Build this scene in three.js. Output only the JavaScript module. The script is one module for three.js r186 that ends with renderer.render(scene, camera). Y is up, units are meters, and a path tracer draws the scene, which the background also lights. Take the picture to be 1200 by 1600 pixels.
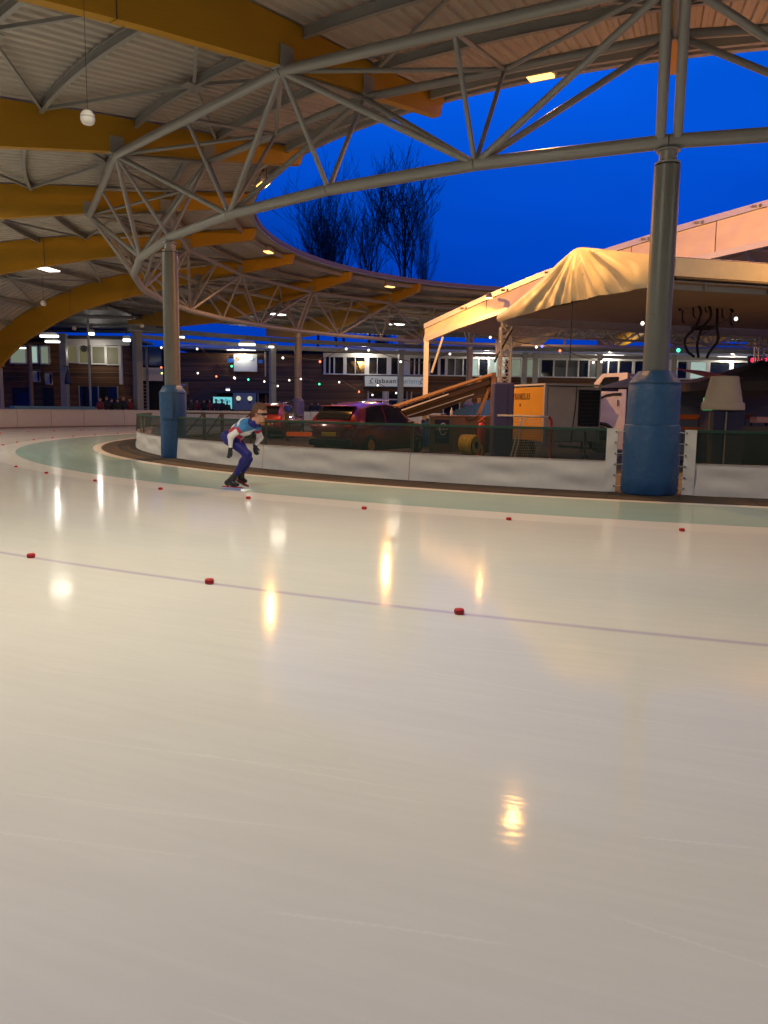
import * as THREE from 'three';
import { mergeGeometries, toCreasedNormals, mergeVertices } from 'three/addons/utils/BufferGeometryUtils.js';
import { RoundedBoxGeometry } from 'three/addons/geometries/RoundedBoxGeometry.js';
import { MarchingCubes } from 'three/addons/objects/MarchingCubes.js';
import { RectAreaLightUniformsLib } from 'three/addons/lights/RectAreaLightUniformsLib.js';

// ---------------------------------------------------------------- camera, sky, exposure
const scene = new THREE.Scene();
const F = 1220, EYE = 1.374, PITCH = 0.13112, ROLL = 0.01397;
const camera = new THREE.PerspectiveCamera(2 * Math.atan(800 / F) * 180 / Math.PI, 0.75, 0.05, 600);
camera.rotation.order = 'YXZ';
camera.position.set(0, EYE, 0);
camera.rotation.set(-PITCH, 0, ROLL);
const renderer = new THREE.WebGLRenderer({ antialias: true });
renderer.toneMapping = THREE.LinearToneMapping;
renderer.toneMappingExposure = 1;
renderer.shadowMap.enabled = true;
RectAreaLightUniformsLib.init();

let seedState = 12345;
const rnd = () => { seedState = (seedState + 0x6d2b79f5) | 0; let t = Math.imul(seedState ^ (seedState >>> 15), 1 | seedState); t = (t + Math.imul(t ^ (t >>> 7), 61 | t)) ^ t; return ((t ^ (t >>> 14)) >>> 0) / 4294967296; };
const rr = (a, b) => a + (b - a) * rnd();
const clamp = (x, a, b) => Math.min(b, Math.max(a, x)), mix = (a, b, t) => a + (b - a) * t;
const sstep = (a, b, x) => { const t = clamp((x - a) / (b - a), 0, 1); return t * t * (3 - 2 * t); };
const hash = (i, j, s) => { let h = Math.imul(i, 374761393) ^ Math.imul(j, 668265263) ^ Math.imul(s, 2147483647); h = Math.imul(h ^ (h >>> 13), 1274126177); return ((h ^ (h >>> 16)) >>> 0) / 4294967296; };
function vn(x, y, px, py, s) {                                       // value noise that repeats every px, py cells
  const i = Math.floor(x), j = Math.floor(y), a = x - i, b = y - j, u = a * a * (3 - 2 * a), v = b * b * (3 - 2 * b), m = (k, n) => ((k % n) + n) % n;
  return mix(mix(hash(m(i, px), m(j, py), s), hash(m(i + 1, px), m(j, py), s), u), mix(hash(m(i, px), m(j + 1, py), s), hash(m(i + 1, px), m(j + 1, py), s), u), v);
}
function fbm(u, v, cx, cy, oct, s) { let a = 0, w = 0.5, n = 0; for (let o = 0; o < oct; o++) { a += w * vn(u * cx, v * cy, cx, cy, s + o); n += w; cx *= 2; cy *= 2; w *= 0.55; } return a / n; }

// dusk sky: deep blue, a little lighter higher up, with faint soft cloud
const skyW = 512, skyH = 256, skyData = new Float32Array(skyW * skyH * 4);
for (let j = 0; j < skyH; j++) for (let i = 0; i < skyW; i++) {
  const el = ((j + 0.5) / skyH - 0.5) * 180, t = sstep(2, 32, el);
  const c = 0.58 + 0.84 * fbm(i / skyW, j / skyH, 9, 16, 5, 71), o = (j * skyW + i) * 4;
  skyData[o] = mix(0.0, 0.001, t) * c; skyData[o + 1] = mix(0.036, 0.122, t) * c; skyData[o + 2] = mix(0.40, 0.86, t) * c; skyData[o + 3] = 1;
}
const skyTex = new THREE.DataTexture(skyData, skyW, skyH, THREE.RGBAFormat, THREE.FloatType);
skyTex.mapping = THREE.EquirectangularReflectionMapping; skyTex.magFilter = THREE.LinearFilter; skyTex.needsUpdate = true;
scene.background = skyTex; scene.environment = skyTex;
// last glow of the set sun, very weak and wide
const dusk = new THREE.DirectionalLight(new THREE.Color(1, 0.86, 0.72), 0.02);
dusk.position.set(-60, 25, -40); dusk.castShadow = true; dusk.shadow.radius = 30;
Object.assign(dusk.shadow.camera, { left: -60, right: 60, top: 60, bottom: -60, far: 300 });
scene.add(dusk);

// ---------------------------------------------------------------- helpers
const CX = 11.357, CF = 32.825, K = 20.7 * Math.PI / 180;            // centre of the bend; metres per degree on the straights
const W = (x, h, f) => new THREE.Vector3(x, h, -f);                  // x right, h up, f forward
function tp(R, t, h = 0) {                                            // point on the oval: radius R, bend angle t in degrees, height h
  if (t < 90) return W(CX + (90 - t) * K, h, CF + R);
  if (t > 270) return W(CX + (t - 270) * K, h, CF - R);
  const a = t * Math.PI / 180; return W(CX + R * Math.cos(a), h, CF + R * Math.sin(a));
}
const cam3 = new THREE.Vector3(), cp = Math.cos(PITCH), sp = Math.sin(PITCH), cr = Math.cos(ROLL), sr = Math.sin(ROLL);
function at(u, v, D) {                                                // the point at forward distance D in the direction of photograph pixel (u, v)
  const a = u - 600, b = v - 800, x = (cr * a + sr * b) / F, y = -(-sr * a + cr * b) / F, f = cp + y * sp, h = y * cp - sp;
  return W(x / f * D, EYE + h / f * D, D);
}
const used = new Map();
function numbered(name) { const n = used.get(name) ?? 0; used.set(name, n + 1); return n ? `${name}_${String(n).padStart(3, '0')}` : name; }
function tag(o, label, category, group, kind) { if (label) o.userData.label = label; if (category) o.userData.category = category; if (group) o.userData.group = group; if (kind) o.userData.kind = kind; return o; }
function thing(name, label, category, p, turn = 0, group) {
  const o = new THREE.Group(); o.name = numbered(name); o.position.copy(p ?? W(0, 0, 0)); o.rotation.y = turn; scene.add(o); return tag(o, label, category, group);
}
function mesh(name, geo, mat, parent) {
  const m = new THREE.Mesh(Array.isArray(geo) ? merge(geo) : geo, mat); m.name = parent ? name : numbered(name); m.castShadow = m.receiveShadow = true; (parent ?? scene).add(m); return m;
}
function merge(list) {
  const l = list.map((g) => { const n = g.index ? g.toNonIndexed() : g; for (const k of Object.keys(n.attributes)) if (!['position', 'normal', 'uv'].includes(k)) n.deleteAttribute(k); return n; });
  return l.length === 1 ? l[0] : mergeGeometries(l);
}
const structure = (name, geo, mat) => tag(mesh(name, geo, mat), null, null, null, 'structure');
const V = (x, y, z) => new THREE.Vector3(x, y, z);
const box = (w, h, d, x = 0, y = 0, z = 0, ry = 0, rx = 0, rz = 0) => { const g = new THREE.BoxGeometry(w, h, d); g.rotateX(rx); g.rotateZ(rz); g.rotateY(ry); g.translate(x, y, z); return g; };
const rbox = (w, h, d, x = 0, y = 0, z = 0, r = 0.02, ry = 0) => { const g = new RoundedBoxGeometry(w, h, d, 2, r); g.rotateY(ry); g.translate(x, y, z); return g; };
const cyl = (r0, r1, h, x = 0, y = 0, z = 0, n = 16) => { const g = new THREE.CylinderGeometry(r1, r0, h, n); g.translate(x, y + h / 2, z); return g; };
function bar(a, b, r, n = 8, r1 = r, open = false) {                  // round bar from a to b
  const d = b.clone().sub(a), L = d.length(), g = new THREE.CylinderGeometry(r1, r, L, n, 1, open);
  g.translate(0, L / 2, 0); g.applyQuaternion(new THREE.Quaternion().setFromUnitVectors(V(0, 1, 0), d.normalize())); g.translate(a.x, a.y, a.z); return g;
}
function beam(a, b, w, h) {                                           // rectangular bar from a to b, h measured upwards
  const d = b.clone().sub(a), L = d.length(), g = new THREE.BoxGeometry(w, h, L);
  g.applyMatrix4(new THREE.Matrix4().lookAt(b, a, V(0, 1, 0))); g.translate((a.x + b.x) / 2, (a.y + b.y) / 2, (a.z + b.z) / 2); return g;
}
function loft(rings, closed = true, caps = true, crease = 0.6) {      // skin over rings of equal length, uv in metres
  const n = rings[0].length, m = closed ? n + 1 : n, pos = [], uv = [], idx = []; let u = 0;
  rings.forEach((r, k) => {
    if (k) u += r[0].distanceTo(rings[k - 1][0]);
    let v = 0; for (let i = 0; i < m; i++) { const p = r[i % n]; if (i) v += p.distanceTo(r[i - 1]); pos.push(p.x, p.y, p.z); uv.push(u, v); }
  });
  for (let k = 0; k + 1 < rings.length; k++) for (let i = 0; i + 1 < m; i++) { const a = k * m + i, b = a + 1, c = a + m, d = c + 1; idx.push(a, c, b, b, c, d); }
  if (caps && closed) for (const k of [0, rings.length - 1]) for (let i = 1; i + 1 < n; i++) { const a = k * m, b = a + i, c = b + 1; k ? idx.push(a, c, b) : idx.push(a, b, c); }
  let g = new THREE.BufferGeometry(); g.setAttribute('position', new THREE.Float32BufferAttribute(pos, 3)); g.setAttribute('uv', new THREE.Float32BufferAttribute(uv, 2)); g.setIndex(idx);
  return toCreasedNormals(g, crease);
}
const ringStrip = (R0, R1, t0, t1, h, step = 1.5) => {                // flat strip along the oval
  const n = Math.ceil((t1 - t0) / step), r = []; for (let k = 0; k <= n; k++) { const t = t0 + (t1 - t0) * k / n; const a = []; const m = Math.max(1, Math.ceil((R1 - R0) / 2)); for (let q = 0; q <= m; q++) a.push(tp(R1 + (R0 - R1) * q / m, t, h)); r.push(a); }
  return loft(r, false, false);
};
const sweep = (sec, R, t0, t1, h, step = 2, closed = true) => {       // section [[dr, dh], ...] swept along the oval
  const n = Math.max(1, Math.ceil((t1 - t0) / step)), r = [];
  for (let k = 0; k <= n; k++) { const t = t0 + (t1 - t0) * k / n; r.push(sec.map(([a, b]) => tp(R + a, t, (typeof h === 'function' ? h(t) : h) + b))); }
  return loft(r, closed, true, 0.5);
};
const lathe = (pts, n = 24) => new THREE.LatheGeometry(pts.map(([r, y]) => new THREE.Vector2(r, y)), n);
const tube = (pts, r, n = 40, s = 6) => new THREE.TubeGeometry(new THREE.CatmullRomCurve3(pts), n, r, s);
const quad = (a, b, c, d) => { const g = new THREE.BufferGeometry().setFromPoints([a, b, c, a, c, d]); g.setAttribute('uv', new THREE.Float32BufferAttribute([0, 0, 1, 0, 1, 1, 0, 0, 1, 1, 0, 1], 2)); g.computeVertexNormals(); return g; };
const interp = (tab, x) => { if (x <= tab[0][0]) return tab[0][1]; for (let i = 1; i < tab.length; i++) if (x <= tab[i][0]) return mix(tab[i - 1][1], tab[i][1], (x - tab[i - 1][0]) / (tab[i][0] - tab[i - 1][0])); return tab[tab.length - 1][1]; };

// ---------------------------------------------------------------- textures and materials
function dataTex(n, fn, srgb, rx = 1, ry = 1, m = n) {
  const d = new Uint8Array(n * m * 4);
  for (let j = 0; j < m; j++) for (let i = 0; i < n; i++) { const c = fn(i / n, j / m), o = (j * n + i) * 4; for (let k = 0; k < 3; k++) d[o + k] = clamp(Math.round(255 * (typeof c === 'number' ? c : c[k])), 0, 255); d[o + 3] = 255; }
  const t = new THREE.DataTexture(d, n, m); t.magFilter = THREE.LinearFilter; t.wrapS = t.wrapT = THREE.RepeatWrapping; t.repeat.set(rx, ry); if (srgb) t.colorSpace = THREE.SRGBColorSpace; t.needsUpdate = true; return t;
}
function canvasTex(w, h, draw) { const c = document.createElement('canvas'); c.width = w; c.height = h; draw(c.getContext('2d'), w, h); const t = new THREE.CanvasTexture(c); t.colorSpace = THREE.SRGBColorSpace; return t; }
const rep = (t, x, y) => { const c = t.clone(); c.repeat.set(x, y); c.needsUpdate = true; return c; };
const std = (c, rough = 0.6, metal = 0, extra = {}) => { const m = new THREE.MeshPhysicalMaterial({ roughness: rough, metalness: metal, side: THREE.DoubleSide, ...extra }); m.color.setRGB(...c); return m; };
const glow = (c, k, base = [0.1, 0.1, 0.1]) => { const m = std(base, 0.5); m.emissive.setRGB(...c); m.emissiveIntensity = k; return m; };

const grime = dataTex(512, (u, v) => 0.80 + 0.2 * fbm(u, v, 6, 6, 6, 3), false);                       // even mottling, multiplies a colour
const soft = dataTex(512, (u, v) => 0.9 + 0.1 * fbm(u, v, 9, 9, 6, 13), false);
const grain = dataTex(512, (u, v) => 0.78 + 0.22 * (0.6 * fbm(u, v, 4, 90, 4, 9) + 0.4 * fbm(u, v, 3, 5, 4, 15)), false);  // long grain along u
const fine = dataTex(256, (u, v) => fbm(u, v, 40, 40, 3, 31), false);
const rope = dataTex(512, (u, v) => fbm(u, v, 5, 5, 5, 41), false);
// ice: colour with clouding and skate scratches, fine ripples for the bump
const scr = []; for (let i = 0; i < 260; i++) scr.push([rnd(), rnd(), rr(0.02, 0.16), rr(-0.25, 0.25), rr(0.3, 1)]);
const scratch = new Float32Array(1024 * 1024);
for (const [x, y, L, s, a] of scr) for (let k = 0; k < 600; k++) { const q = k / 600 * L, i = Math.floor(((x + q) % 1) * 1024), j = Math.floor(((((y + q * s + 0.03 * q * q) % 1) + 1) % 1) * 1024); scratch[j * 1024 + i] = Math.max(scratch[j * 1024 + i], a * Math.sin(Math.PI * k / 600)); }
const iceMap = dataTex(1024, (u, v) => { const n = fbm(u, v, 5, 4, 5, 5), m = fbm(u, v, 12, 90, 3, 25), s = scratch[Math.floor(v * 1023.9) * 1024 + Math.floor(u * 1023.9)]; const q = fbm(u, v, 16, 250, 2, 35), b = 0.85 + 0.09 * n + 0.035 * m + 0.045 * q + 0.15 * s; return [b, b, b + 0.008 * (n - 0.5)]; }, false, 1 / 9, 1 / 7);
const iceRough = dataTex(512, (u, v) => 0.5 + 0.5 * (0.5 * fbm(u, v, 4, 7, 5, 51) + 0.5 * fbm(u, v, 8, 60, 3, 57)), false, 1 / 11, 1 / 6);
const iceBump = dataTex(1024, (u, v) => 0.7 * fbm(u, v, 6, 60, 3, 61) + 0.3 * fbm(u, v, 40, 60, 3, 67), false, 1 / 3, 1 / 3);
const iceMat = (c, r) => std(c, r, 0, { map: iceMap, roughnessMap: iceRough, bumpMap: iceBump, bumpScale: 0.0006, ior: 1.31, specularIntensity: 0.32 });
const M = {
  ice: iceMat([0.86, 0.855, 0.795], 0.125), teal: iceMat([0.43, 0.605, 0.525], 0.18), band: iceMat([0.93, 0.92, 0.84], 0.17), line: iceMat([0.64, 0.58, 0.69], 0.16), lineSoft: iceMat([0.77, 0.74, 0.74], 0.15),
  mat: std([0.055, 0.04, 0.03], 0.8, 0, { map: rep(grain, 0.6, 0.8), bumpMap: rep(rope, 1.5, 3), bumpScale: 0.006 }),
  ground: std([0.06, 0.053, 0.044], 0.85, 0, { map: rep(grime, 0.2, 0.2), bumpMap: rep(fine, 1.2, 1.2), bumpScale: 0.004 }),
  glulam: std([0.47, 0.25, 0.006], 0.55, 0, { map: rep(grain, 0.35, 1), bumpMap: rep(grain, 0.35, 1), bumpScale: 0.001 }),
  deck: std([0.47, 0.44, 0.39], 0.5, 0.1, { map: rep(grime, 0.5, 0.25) }),
  steel: std([0.305, 0.31, 0.295], 0.42, 0.1, { map: rep(grime, 0.7, 0.7) }),
  darksteel: std([0.09, 0.085, 0.08], 0.5, 0.3), black: std([0.012, 0.012, 0.013], 0.55), rubber: std([0.016, 0.016, 0.017], 0.85),
  column: std([0.16, 0.165, 0.155], 0.38, 0, { map: rep(grime, 1, 3) }),
  pad: std([0.025, 0.10, 0.245], 0.5, 0, { map: rep(grime, 2, 2), bumpMap: rep(rope, 2, 2), bumpScale: 0.012 }),
  tarp: std([0.78, 0.75, 0.68], 0.5, 0, { map: rep(soft, 0.9, 1.2) }),
  padwhite: std([0.62, 0.56, 0.50], 0.55, 0, { map: rep(soft, 0.4, 0.8) }),
  net: std([0.004, 0.02, 0.013], 0.85, 0, { transparent: true, opacity: 0.76 }), netrail: std([0.012, 0.06, 0.035], 0.6),
  white: std([0.72, 0.70, 0.66], 0.5, 0, { map: rep(grime, 1, 1) }), grey: std([0.3, 0.3, 0.29], 0.6, 0, { map: rep(grime, 1, 1) }), rope: std([0.01, 0.01, 0.01], 0.7),
  block: std([0.50, 0.012, 0.012], 0.5), chrome: std([0.7, 0.7, 0.7], 0.18, 1), glassdark: std([0.01, 0.012, 0.016], 0.06), wire: std([0.03, 0.03, 0.03], 0.6),
  red: std([0.5, 0.03, 0.03], 0.4), orange: std([0.62, 0.14, 0.015], 0.55), yellow: std([0.72, 0.36, 0.02], 0.45, 0, { map: rep(grime, 0.6, 0.6) }), hose: std([0.62, 0.47, 0.02], 0.5),
  purple: std([0.055, 0.06, 0.2], 0.6, 0, { map: rep(grime, 1, 1) }), blue: std([0.03, 0.15, 0.48], 0.6), navy: std([0.01, 0.015, 0.07], 0.55),
  canvas: std([0.78, 0.71, 0.53], 0.42, 0, { map: rep(soft, 0.5, 0.5) }),
  banner: std([0.72, 0.60, 0.43], 0.5, 0, { map: rep(grime, 0.25, 0.5) }), alu: std([0.6, 0.58, 0.54], 0.4, 0.35), timber: std([0.20, 0.105, 0.045], 0.6, 0, { map: rep(grain, 0.5, 1.5) }), darkcloth: std([0.035, 0.032, 0.034], 0.8, 0, { map: rep(grime, 0.6, 0.6) }),
};

// ---------------------------------------------------------------- ground and ice
{
  const g = new THREE.PlaneGeometry(500, 500); g.rotateX(-Math.PI / 2); g.attributes.uv.array.forEach((x, i, a) => { a[i] = x * 500; }); g.translate(20, -0.06, -60);
  structure('ground', g, M.ground);
  structure('infield_paving', ringStrip(0.5, 20.5, 20, 330, -0.02, 3), M.ground);
  structure('ice', [ringStrip(24.95, 29.645, -10, 330, 0), ringStrip(29.735, 34.75, -10, 330, 0)], M.ice);
  structure('white_track_line', ringStrip(24.3, 24.95, -10, 330, 0), M.band);
  structure('warm_up_ice', ringStrip(22.12, 24.3, -10, 330, 0), M.teal);
  structure('inner_ice_edge', ringStrip(21.87, 22.12, -10, 330, 0), M.band);
  structure('lane_line', ringStrip(29.67, 29.71, -10, 330, 0), M.line);
  structure('lane_line_edge', [ringStrip(29.645, 29.67, -10, 330, 0), ringStrip(29.71, 29.735, -10, 330, 0)], M.lineSoft);
  const mat = tag(new THREE.Group(), null, null, null, 'structure'); mat.name = 'rubber_mat'; scene.add(mat);
  for (let t = 186; t < 300; t += 3) mesh('mat_tile', ringStrip(20.5, 21.87, t + 0.03, t + 2.97, 0.004 + 0.004 * rnd(), 1.5), M.mat, mat);
  mesh('mat_backing', ringStrip(20.5, 21.87, 20, 330, -0.006), M.mat, mat);
  structure('outer_walkway', ringStrip(34.9, 46, -20, 330, 0.14, 3), M.ground);
}

// ---------------------------------------------------------------- roof over the track
const archTop = [[16.7, 8.68], [19, 8.52], [22, 8.42], [25, 8.25], [27, 8.08], [29.5, 7.6], [31, 7.15], [33, 6.4], [34, 5.9], [35, 5.25], [36, 4.2], [37, 2.8], [37.8, 1.3]];
const archBot = [[16.9, 8.18], [19, 7.92], [22, 7.58], [25, 7.15], [27, 6.82], [29.5, 6.32], [31, 5.78], [33, 4.9], [34, 4.3], [35, 3.5], [36, 2.4], [36.8, 1.0], [37.2, 0]];
const flatTop = [[16.7, 8.68], [19, 8.52], [22, 8.4], [25, 8.15], [28, 7.85], [32, 7.6], [37.2, 7.6]];
const flatBot = [[16.9, 8.18], [19, 7.85], [22, 7.35], [25, 6.85], [28, 6.55], [32, 6.5], [37.2, 7.0]];
const T0 = 250.7, BAY = 18.05, beams = []; for (let k = -14; k <= 4; k++) beams.push(T0 + BAY * k);
const archness = (t) => sstep(0, 1, clamp((t - 142.4) / 18.05, 0, 1));
const topH = (R, t) => mix(interp(flatTop, R), interp(archTop, R), archness(t) * (t < 160.3 ? 1 - sstep(29, 32, R) : 1));
{
  const roof = thing('stadium_roof', 'curved grey corrugated roof on yellow timber beams over the ice track', 'roof', W(0, 0, 0));
  beams.forEach((t) => {
    const arch = t > 150, tops = arch ? archTop : flatTop, bots = arch ? archBot : flatBot, end = arch ? 37.3 : 36.9;
    const secs = [[16.75, 25.55], [25.58, 29.95], [29.98, end]];
    for (const [a, b] of secs) {                                      // glued timber in three lengths with open joints
      const n = Math.max(4, Math.round((b - a) / 0.6)), rings = [];
      for (let k = 0; k <= n; k++) {
        const R = mix(a, b, k / n), hb = interp(bots, R), ht = Math.max(interp(tops, R) - 0.03, hb + 0.02), dt = 0.11 / R * 180 / Math.PI, e = R > 34 && arch ? clamp((R - 34) / 3, 0, 1) * 0.3 : 0;
        const Rb = (k === 0 && a < 17) ? R + 0.15 : R;
        rings.push([tp(R + e, t - dt, ht), tp(Rb, t - dt, hb), tp(Rb, t + dt, hb), tp(R + e, t + dt, ht)]);
      }
      mesh('timber_beam', loft(rings, true, true, 0.35), M.glulam, roof);
    }
    for (const R of [25.565, 29.965]) { const dt = 0.1 / R * 57.3, hb = interp(bots, R) + 0.02, ht = interp(tops, R) - 0.06; mesh('joint_plate', loft([R - 0.06, R + 0.06].map((q) => [tp(q, t - dt, ht), tp(q, t - dt, hb), tp(q, t + dt, hb), tp(q, t + dt, ht)])), M.darksteel, roof); }
  });
  const rows = [19.45, 21.55, 23.75, 25.75, 27.85, 29.9, 32, 34];
  for (let b = 0; b + 1 < beams.length; b++) {
    const t0 = beams[b], t1 = beams[b + 1], arch = t0 > 140, stations = (arch ? [16.65, 17.6, 19, 20.5, 22, 23.5, 25, 26.2, 27.4, 28.6, 29.8, 31, 32, 33, 34, 35, 36, 36.8] : [16.65, 18, 20, 22, 24, 26, 28, 30, 32, 34.5, 37]);
    const ribs = 26, rings = [];                                      // folded sheet: every rib is real
    for (let k = 0; k < ribs; k++) for (const [q, d] of [[0.02, 0], [0.4, 0], [0.52, 0.055], [0.9, 0.055]]) { const t = mix(t0, t1, (k + q) / ribs); rings.push(stations.map((R) => tp(R, t, topH(R, t) + d + 0.02))); }
    rings.push(stations.map((R) => tp(R, t1, topH(R, t1) + 0.02)));
    mesh('roof_panel', loft(rings, false, false, 0.3), M.deck, roof);
    for (const R of rows) {
      if (!arch && R > 36) continue;
      const dt = 0.11 / R * 57.3, h = (t) => topH(R, t) - 0.02, s = [[-0.05, -0.2], [0.05, -0.2], [0.05, -0.185], [0.006, -0.185], [0.006, -0.015], [0.05, -0.015], [0.05, 0], [-0.05, 0], [-0.05, -0.015], [-0.006, -0.015], [-0.006, -0.185], [-0.05, -0.185]];
      mesh('roof_purlin', sweep(s, R, t0 + dt, t1 - dt, h, 2.3), M.steel, roof);
    }
    for (let i = 0; i + 2 < rows.length; i += 2) {                    // wind bracing: crosses between the purlins
      const tm = (t0 + t1) / 2, p = (R, t) => tp(R, t, topH(R, t) - 0.16), Rm = rows[i + 1], m = p(Rm, tm), d = 0.5;
      for (const [R, t] of [[rows[i], t0 + d], [rows[i], t1 - d], [rows[i + 2], t0 + d], [rows[i + 2], t1 - d]]) mesh('wind_brace', beam(p(R, t), m, 0.07, 0.07), M.steel, roof);
      mesh('brace_plate', box(0.5, 0.015, 0.34, m.x, m.y - 0.05, m.z, tm * Math.PI / 180), M.steel, roof);
    }
    mesh('edge_trim', sweep([[-0.05, -0.09], [0.1, -0.09], [0.1, 0.12], [-0.05, 0.12]], 16.62, t0, t1, (t) => topH(16.65, t), 1.5), M.steel, roof);
    mesh('edge_flashing', sweep([[-0.04, 0], [0, 0], [0, 0.16], [-0.04, 0.16]], 16.56, t0, t1, (t) => topH(16.65, t) - 0.02, 1.5), std([0.2, 0.14, 0.09], 0.6), roof);
    mesh('edge_girder', sweep([[-0.05, -0.2], [0.05, -0.2], [0.05, 0], [-0.05, 0]], 17.35, t0 + 0.4, t1 - 0.4, (t) => topH(17.35, t) - 0.02, 1.8), M.steel, roof);
    if (!arch && t0 > -5) { mesh('gutter', sweep([[-0.16, -0.16], [0.16, -0.16], [0.16, 0.16], [-0.16, 0.16]], 36.95, t0, t1, 6.75, 3), M.steel, roof); mesh('eaves_girder', sweep([[-0.1, -0.14], [0.1, -0.14], [0.1, 0.14], [-0.1, 0.14]], 36.0, t0 + 0.35, t1 - 0.35, 6.1, 3), M.steel, roof); }
  }
}
// dark roof plate that links the eaves with the pavilion at the left
{ const o = thing('link_roof', 'dark flat roof over the gap between the far arch and the timber pavilion', 'roof', W(-26.3, 7.3, 55.5)); mesh('roof_plate', box(19.4, 0.16, 17, 0, 0, 0), M.darksteel, o); for (let k = 0; k < 4; k++) mesh('roof_girder', box(19, 0.18, 0.14, 0, -0.17, -7.6 + 5 * k), M.steel, o); mesh('edge_pipe', bar(V(-9.5, -0.1, 8.6), V(9.5, -0.1, 8.6), 0.1), M.steel, o); }
// ring truss: one lower and two upper chords round the infield
{
  const truss = thing('ring_truss', 'grey tubular steel ring truss carried by the round columns', 'roof truss', W(0, 0, 0)), st = BAY / 2;
  const B = (t) => tp(20.7, t, 5.72), O = (t) => tp(22.02, t, 7.52), I = (t) => tp(19.62, t, 7.78), chordMid = (f, t) => f(t - st).add(f(t + st)).multiplyScalar(0.5);
  const br = (n, a, b, r, s = 8) => mesh(n, bar(a, b, r, s), M.steel, truss);
  beams.forEach((t, k) => {
    if (t < 0) return;
    const n = t + st, nn = t + BAY, on = chordMid(O, n), inn = chordMid(I, n), last = k === beams.length - 1, column = (Math.abs(((t - T0) / BAY) % 2) < 0.01);
    if (!last) {
      br('lower_chord', B(t), B(n), 0.115, 14); br('lower_chord', B(n), B(nn), 0.115, 14);
      br('upper_chord', O(t), O(nn), 0.1, 14); br('upper_chord', I(t), I(nn), 0.085, 12);
      for (const q of [O(t), O(nn), I(t), I(nn)]) br('diagonal', q, B(n), 0.062);
      br('web_post', on, B(n), 0.045); br('web_post', inn, B(n), 0.045);
      br('lacing', O(t), inn, 0.045); br('lacing', O(nn), inn, 0.045); br('lacing', on, inn, 0.045);
    }
    br('lacing', O(t), I(t), 0.05);
    if (column) for (const q of [O(t), I(t)]) for (const s of [-1, 1]) { const e = tp(20.7, t + s * 0.36, 5.72).sub(tp(20.7, t, 5.72)); br('column_strut', B(t).add(e), q.clone().add(e), 0.078, 10); }
    else { br('web_post', O(t), B(t), 0.05); br('web_post', I(t), B(t), 0.05); }
    const bots = t > 150 ? archBot : flatBot;
    for (const [R, h] of [[22.02, 7.52], [19.62, 7.78]]) {            // saddles that grip the timber beams
      const hb = interp(bots, R), dt = 0.13 / R * 57.3, top = Math.max(hb + 0.34, h + 0.12), pl = (s) => loft([0, 1].map((q) => { const tt = t + s * (dt + q * 0.06); return [tp(R - 0.17, tt, h), tp(R + 0.17, tt, h), tp(R + 0.17, tt, top), tp(R - 0.17, tt, top)]; }));
      mesh('saddle_plate', pl(-1), M.steel, truss); mesh('saddle_plate', pl(1), M.steel, truss); mesh('saddle_base', [loft([0, 1].map((q) => { const tt = t + (q * 2 - 1) * dt; return [tp(R - 0.17, tt, hb - 0.03), tp(R + 0.17, tt, hb - 0.03), tp(R + 0.17, tt, hb - 0.004), tp(R - 0.17, tt, hb - 0.004)]; }))], M.steel, truss);
    }
  });
}
// round columns under the truss, with padded jackets
function column(t, label, pad, jacketBlue = M.pad) {
  const p = tp(20.7, t, -0.06), o = thing('truss_column', label, 'column', p, (t + 90) * Math.PI / 180);
  mesh('shaft', [cyl(0.208, 0.205, 5.33, 0, 0.06, 0, 40), cyl(0.213, 0.213, 0.018, 0, 3.0, 0, 40)], M.column, o);
  mesh('cap', [cyl(0.14, 0.14, 0.28, 0, 5.38, 0, 20), cyl(0.2, 0.2, 0.03, 0, 5.42, 0, 24), cyl(0.19, 0.19, 0.025, 0, 5.62, 0, 24)], M.steel, o);
  mesh('cap_bolt', [0, 1, 2, 3, 4, 5].map((k) => cyl(0.02, 0.02, 0.08, 0.17 * Math.cos(k), 5.39, 0.17 * Math.sin(k), 6)), M.darksteel, o);
  if (pad) {
    if (pad === padB) mesh('loose_flap', loft([0, 1, 2, 3, 4].map((k) => [0, 1, 2, 3].map((q) => { const a = -0.25 - 0.32 * q, y = 1.1 + 0.17 * k, r = 0.37 + 0.05 * q / 3 * (1 - 0.15 * k); return V(r * Math.sin(-a) , y, r * Math.cos(a)); })), false, false, 1), jacketBlue, o);
    const rings = [], N = 56;
    for (const [r, y, w] of pad) { const a = []; for (let i = 0; i < N; i++) { const q = i / N * 2 * Math.PI, f = 1 + w * (0.5 * Math.sin(7 * q + 4 * y) + 0.5 * Math.sin(11 * q - 6 * y + 1)) + 0.012 * Math.max(0, Math.cos(8 * q)) * (y < 1.8 ? 1 : 0); a.push(V(r * f * Math.cos(q), y + 0.06, r * f * Math.sin(q))); } rings.push(a); }
    mesh('padded_jacket', loft(rings, true, true, 0.7), jacketBlue, o);
    mesh('jacket_seam', loft([-1, 1].map((s) => { const a = [], y = pad[pad.length - 4][1]; for (let i = 0; i < N; i++) { const q = i / N * 2 * Math.PI, r = pad[pad.length - 4][0] + 0.012; a.push(V(r * Math.cos(q), y + 0.06 + s * 0.012, r * Math.sin(q))); } return a; })), std([0.018, 0.065, 0.15], 0.6), o);
  }
  return o;
}
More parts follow.
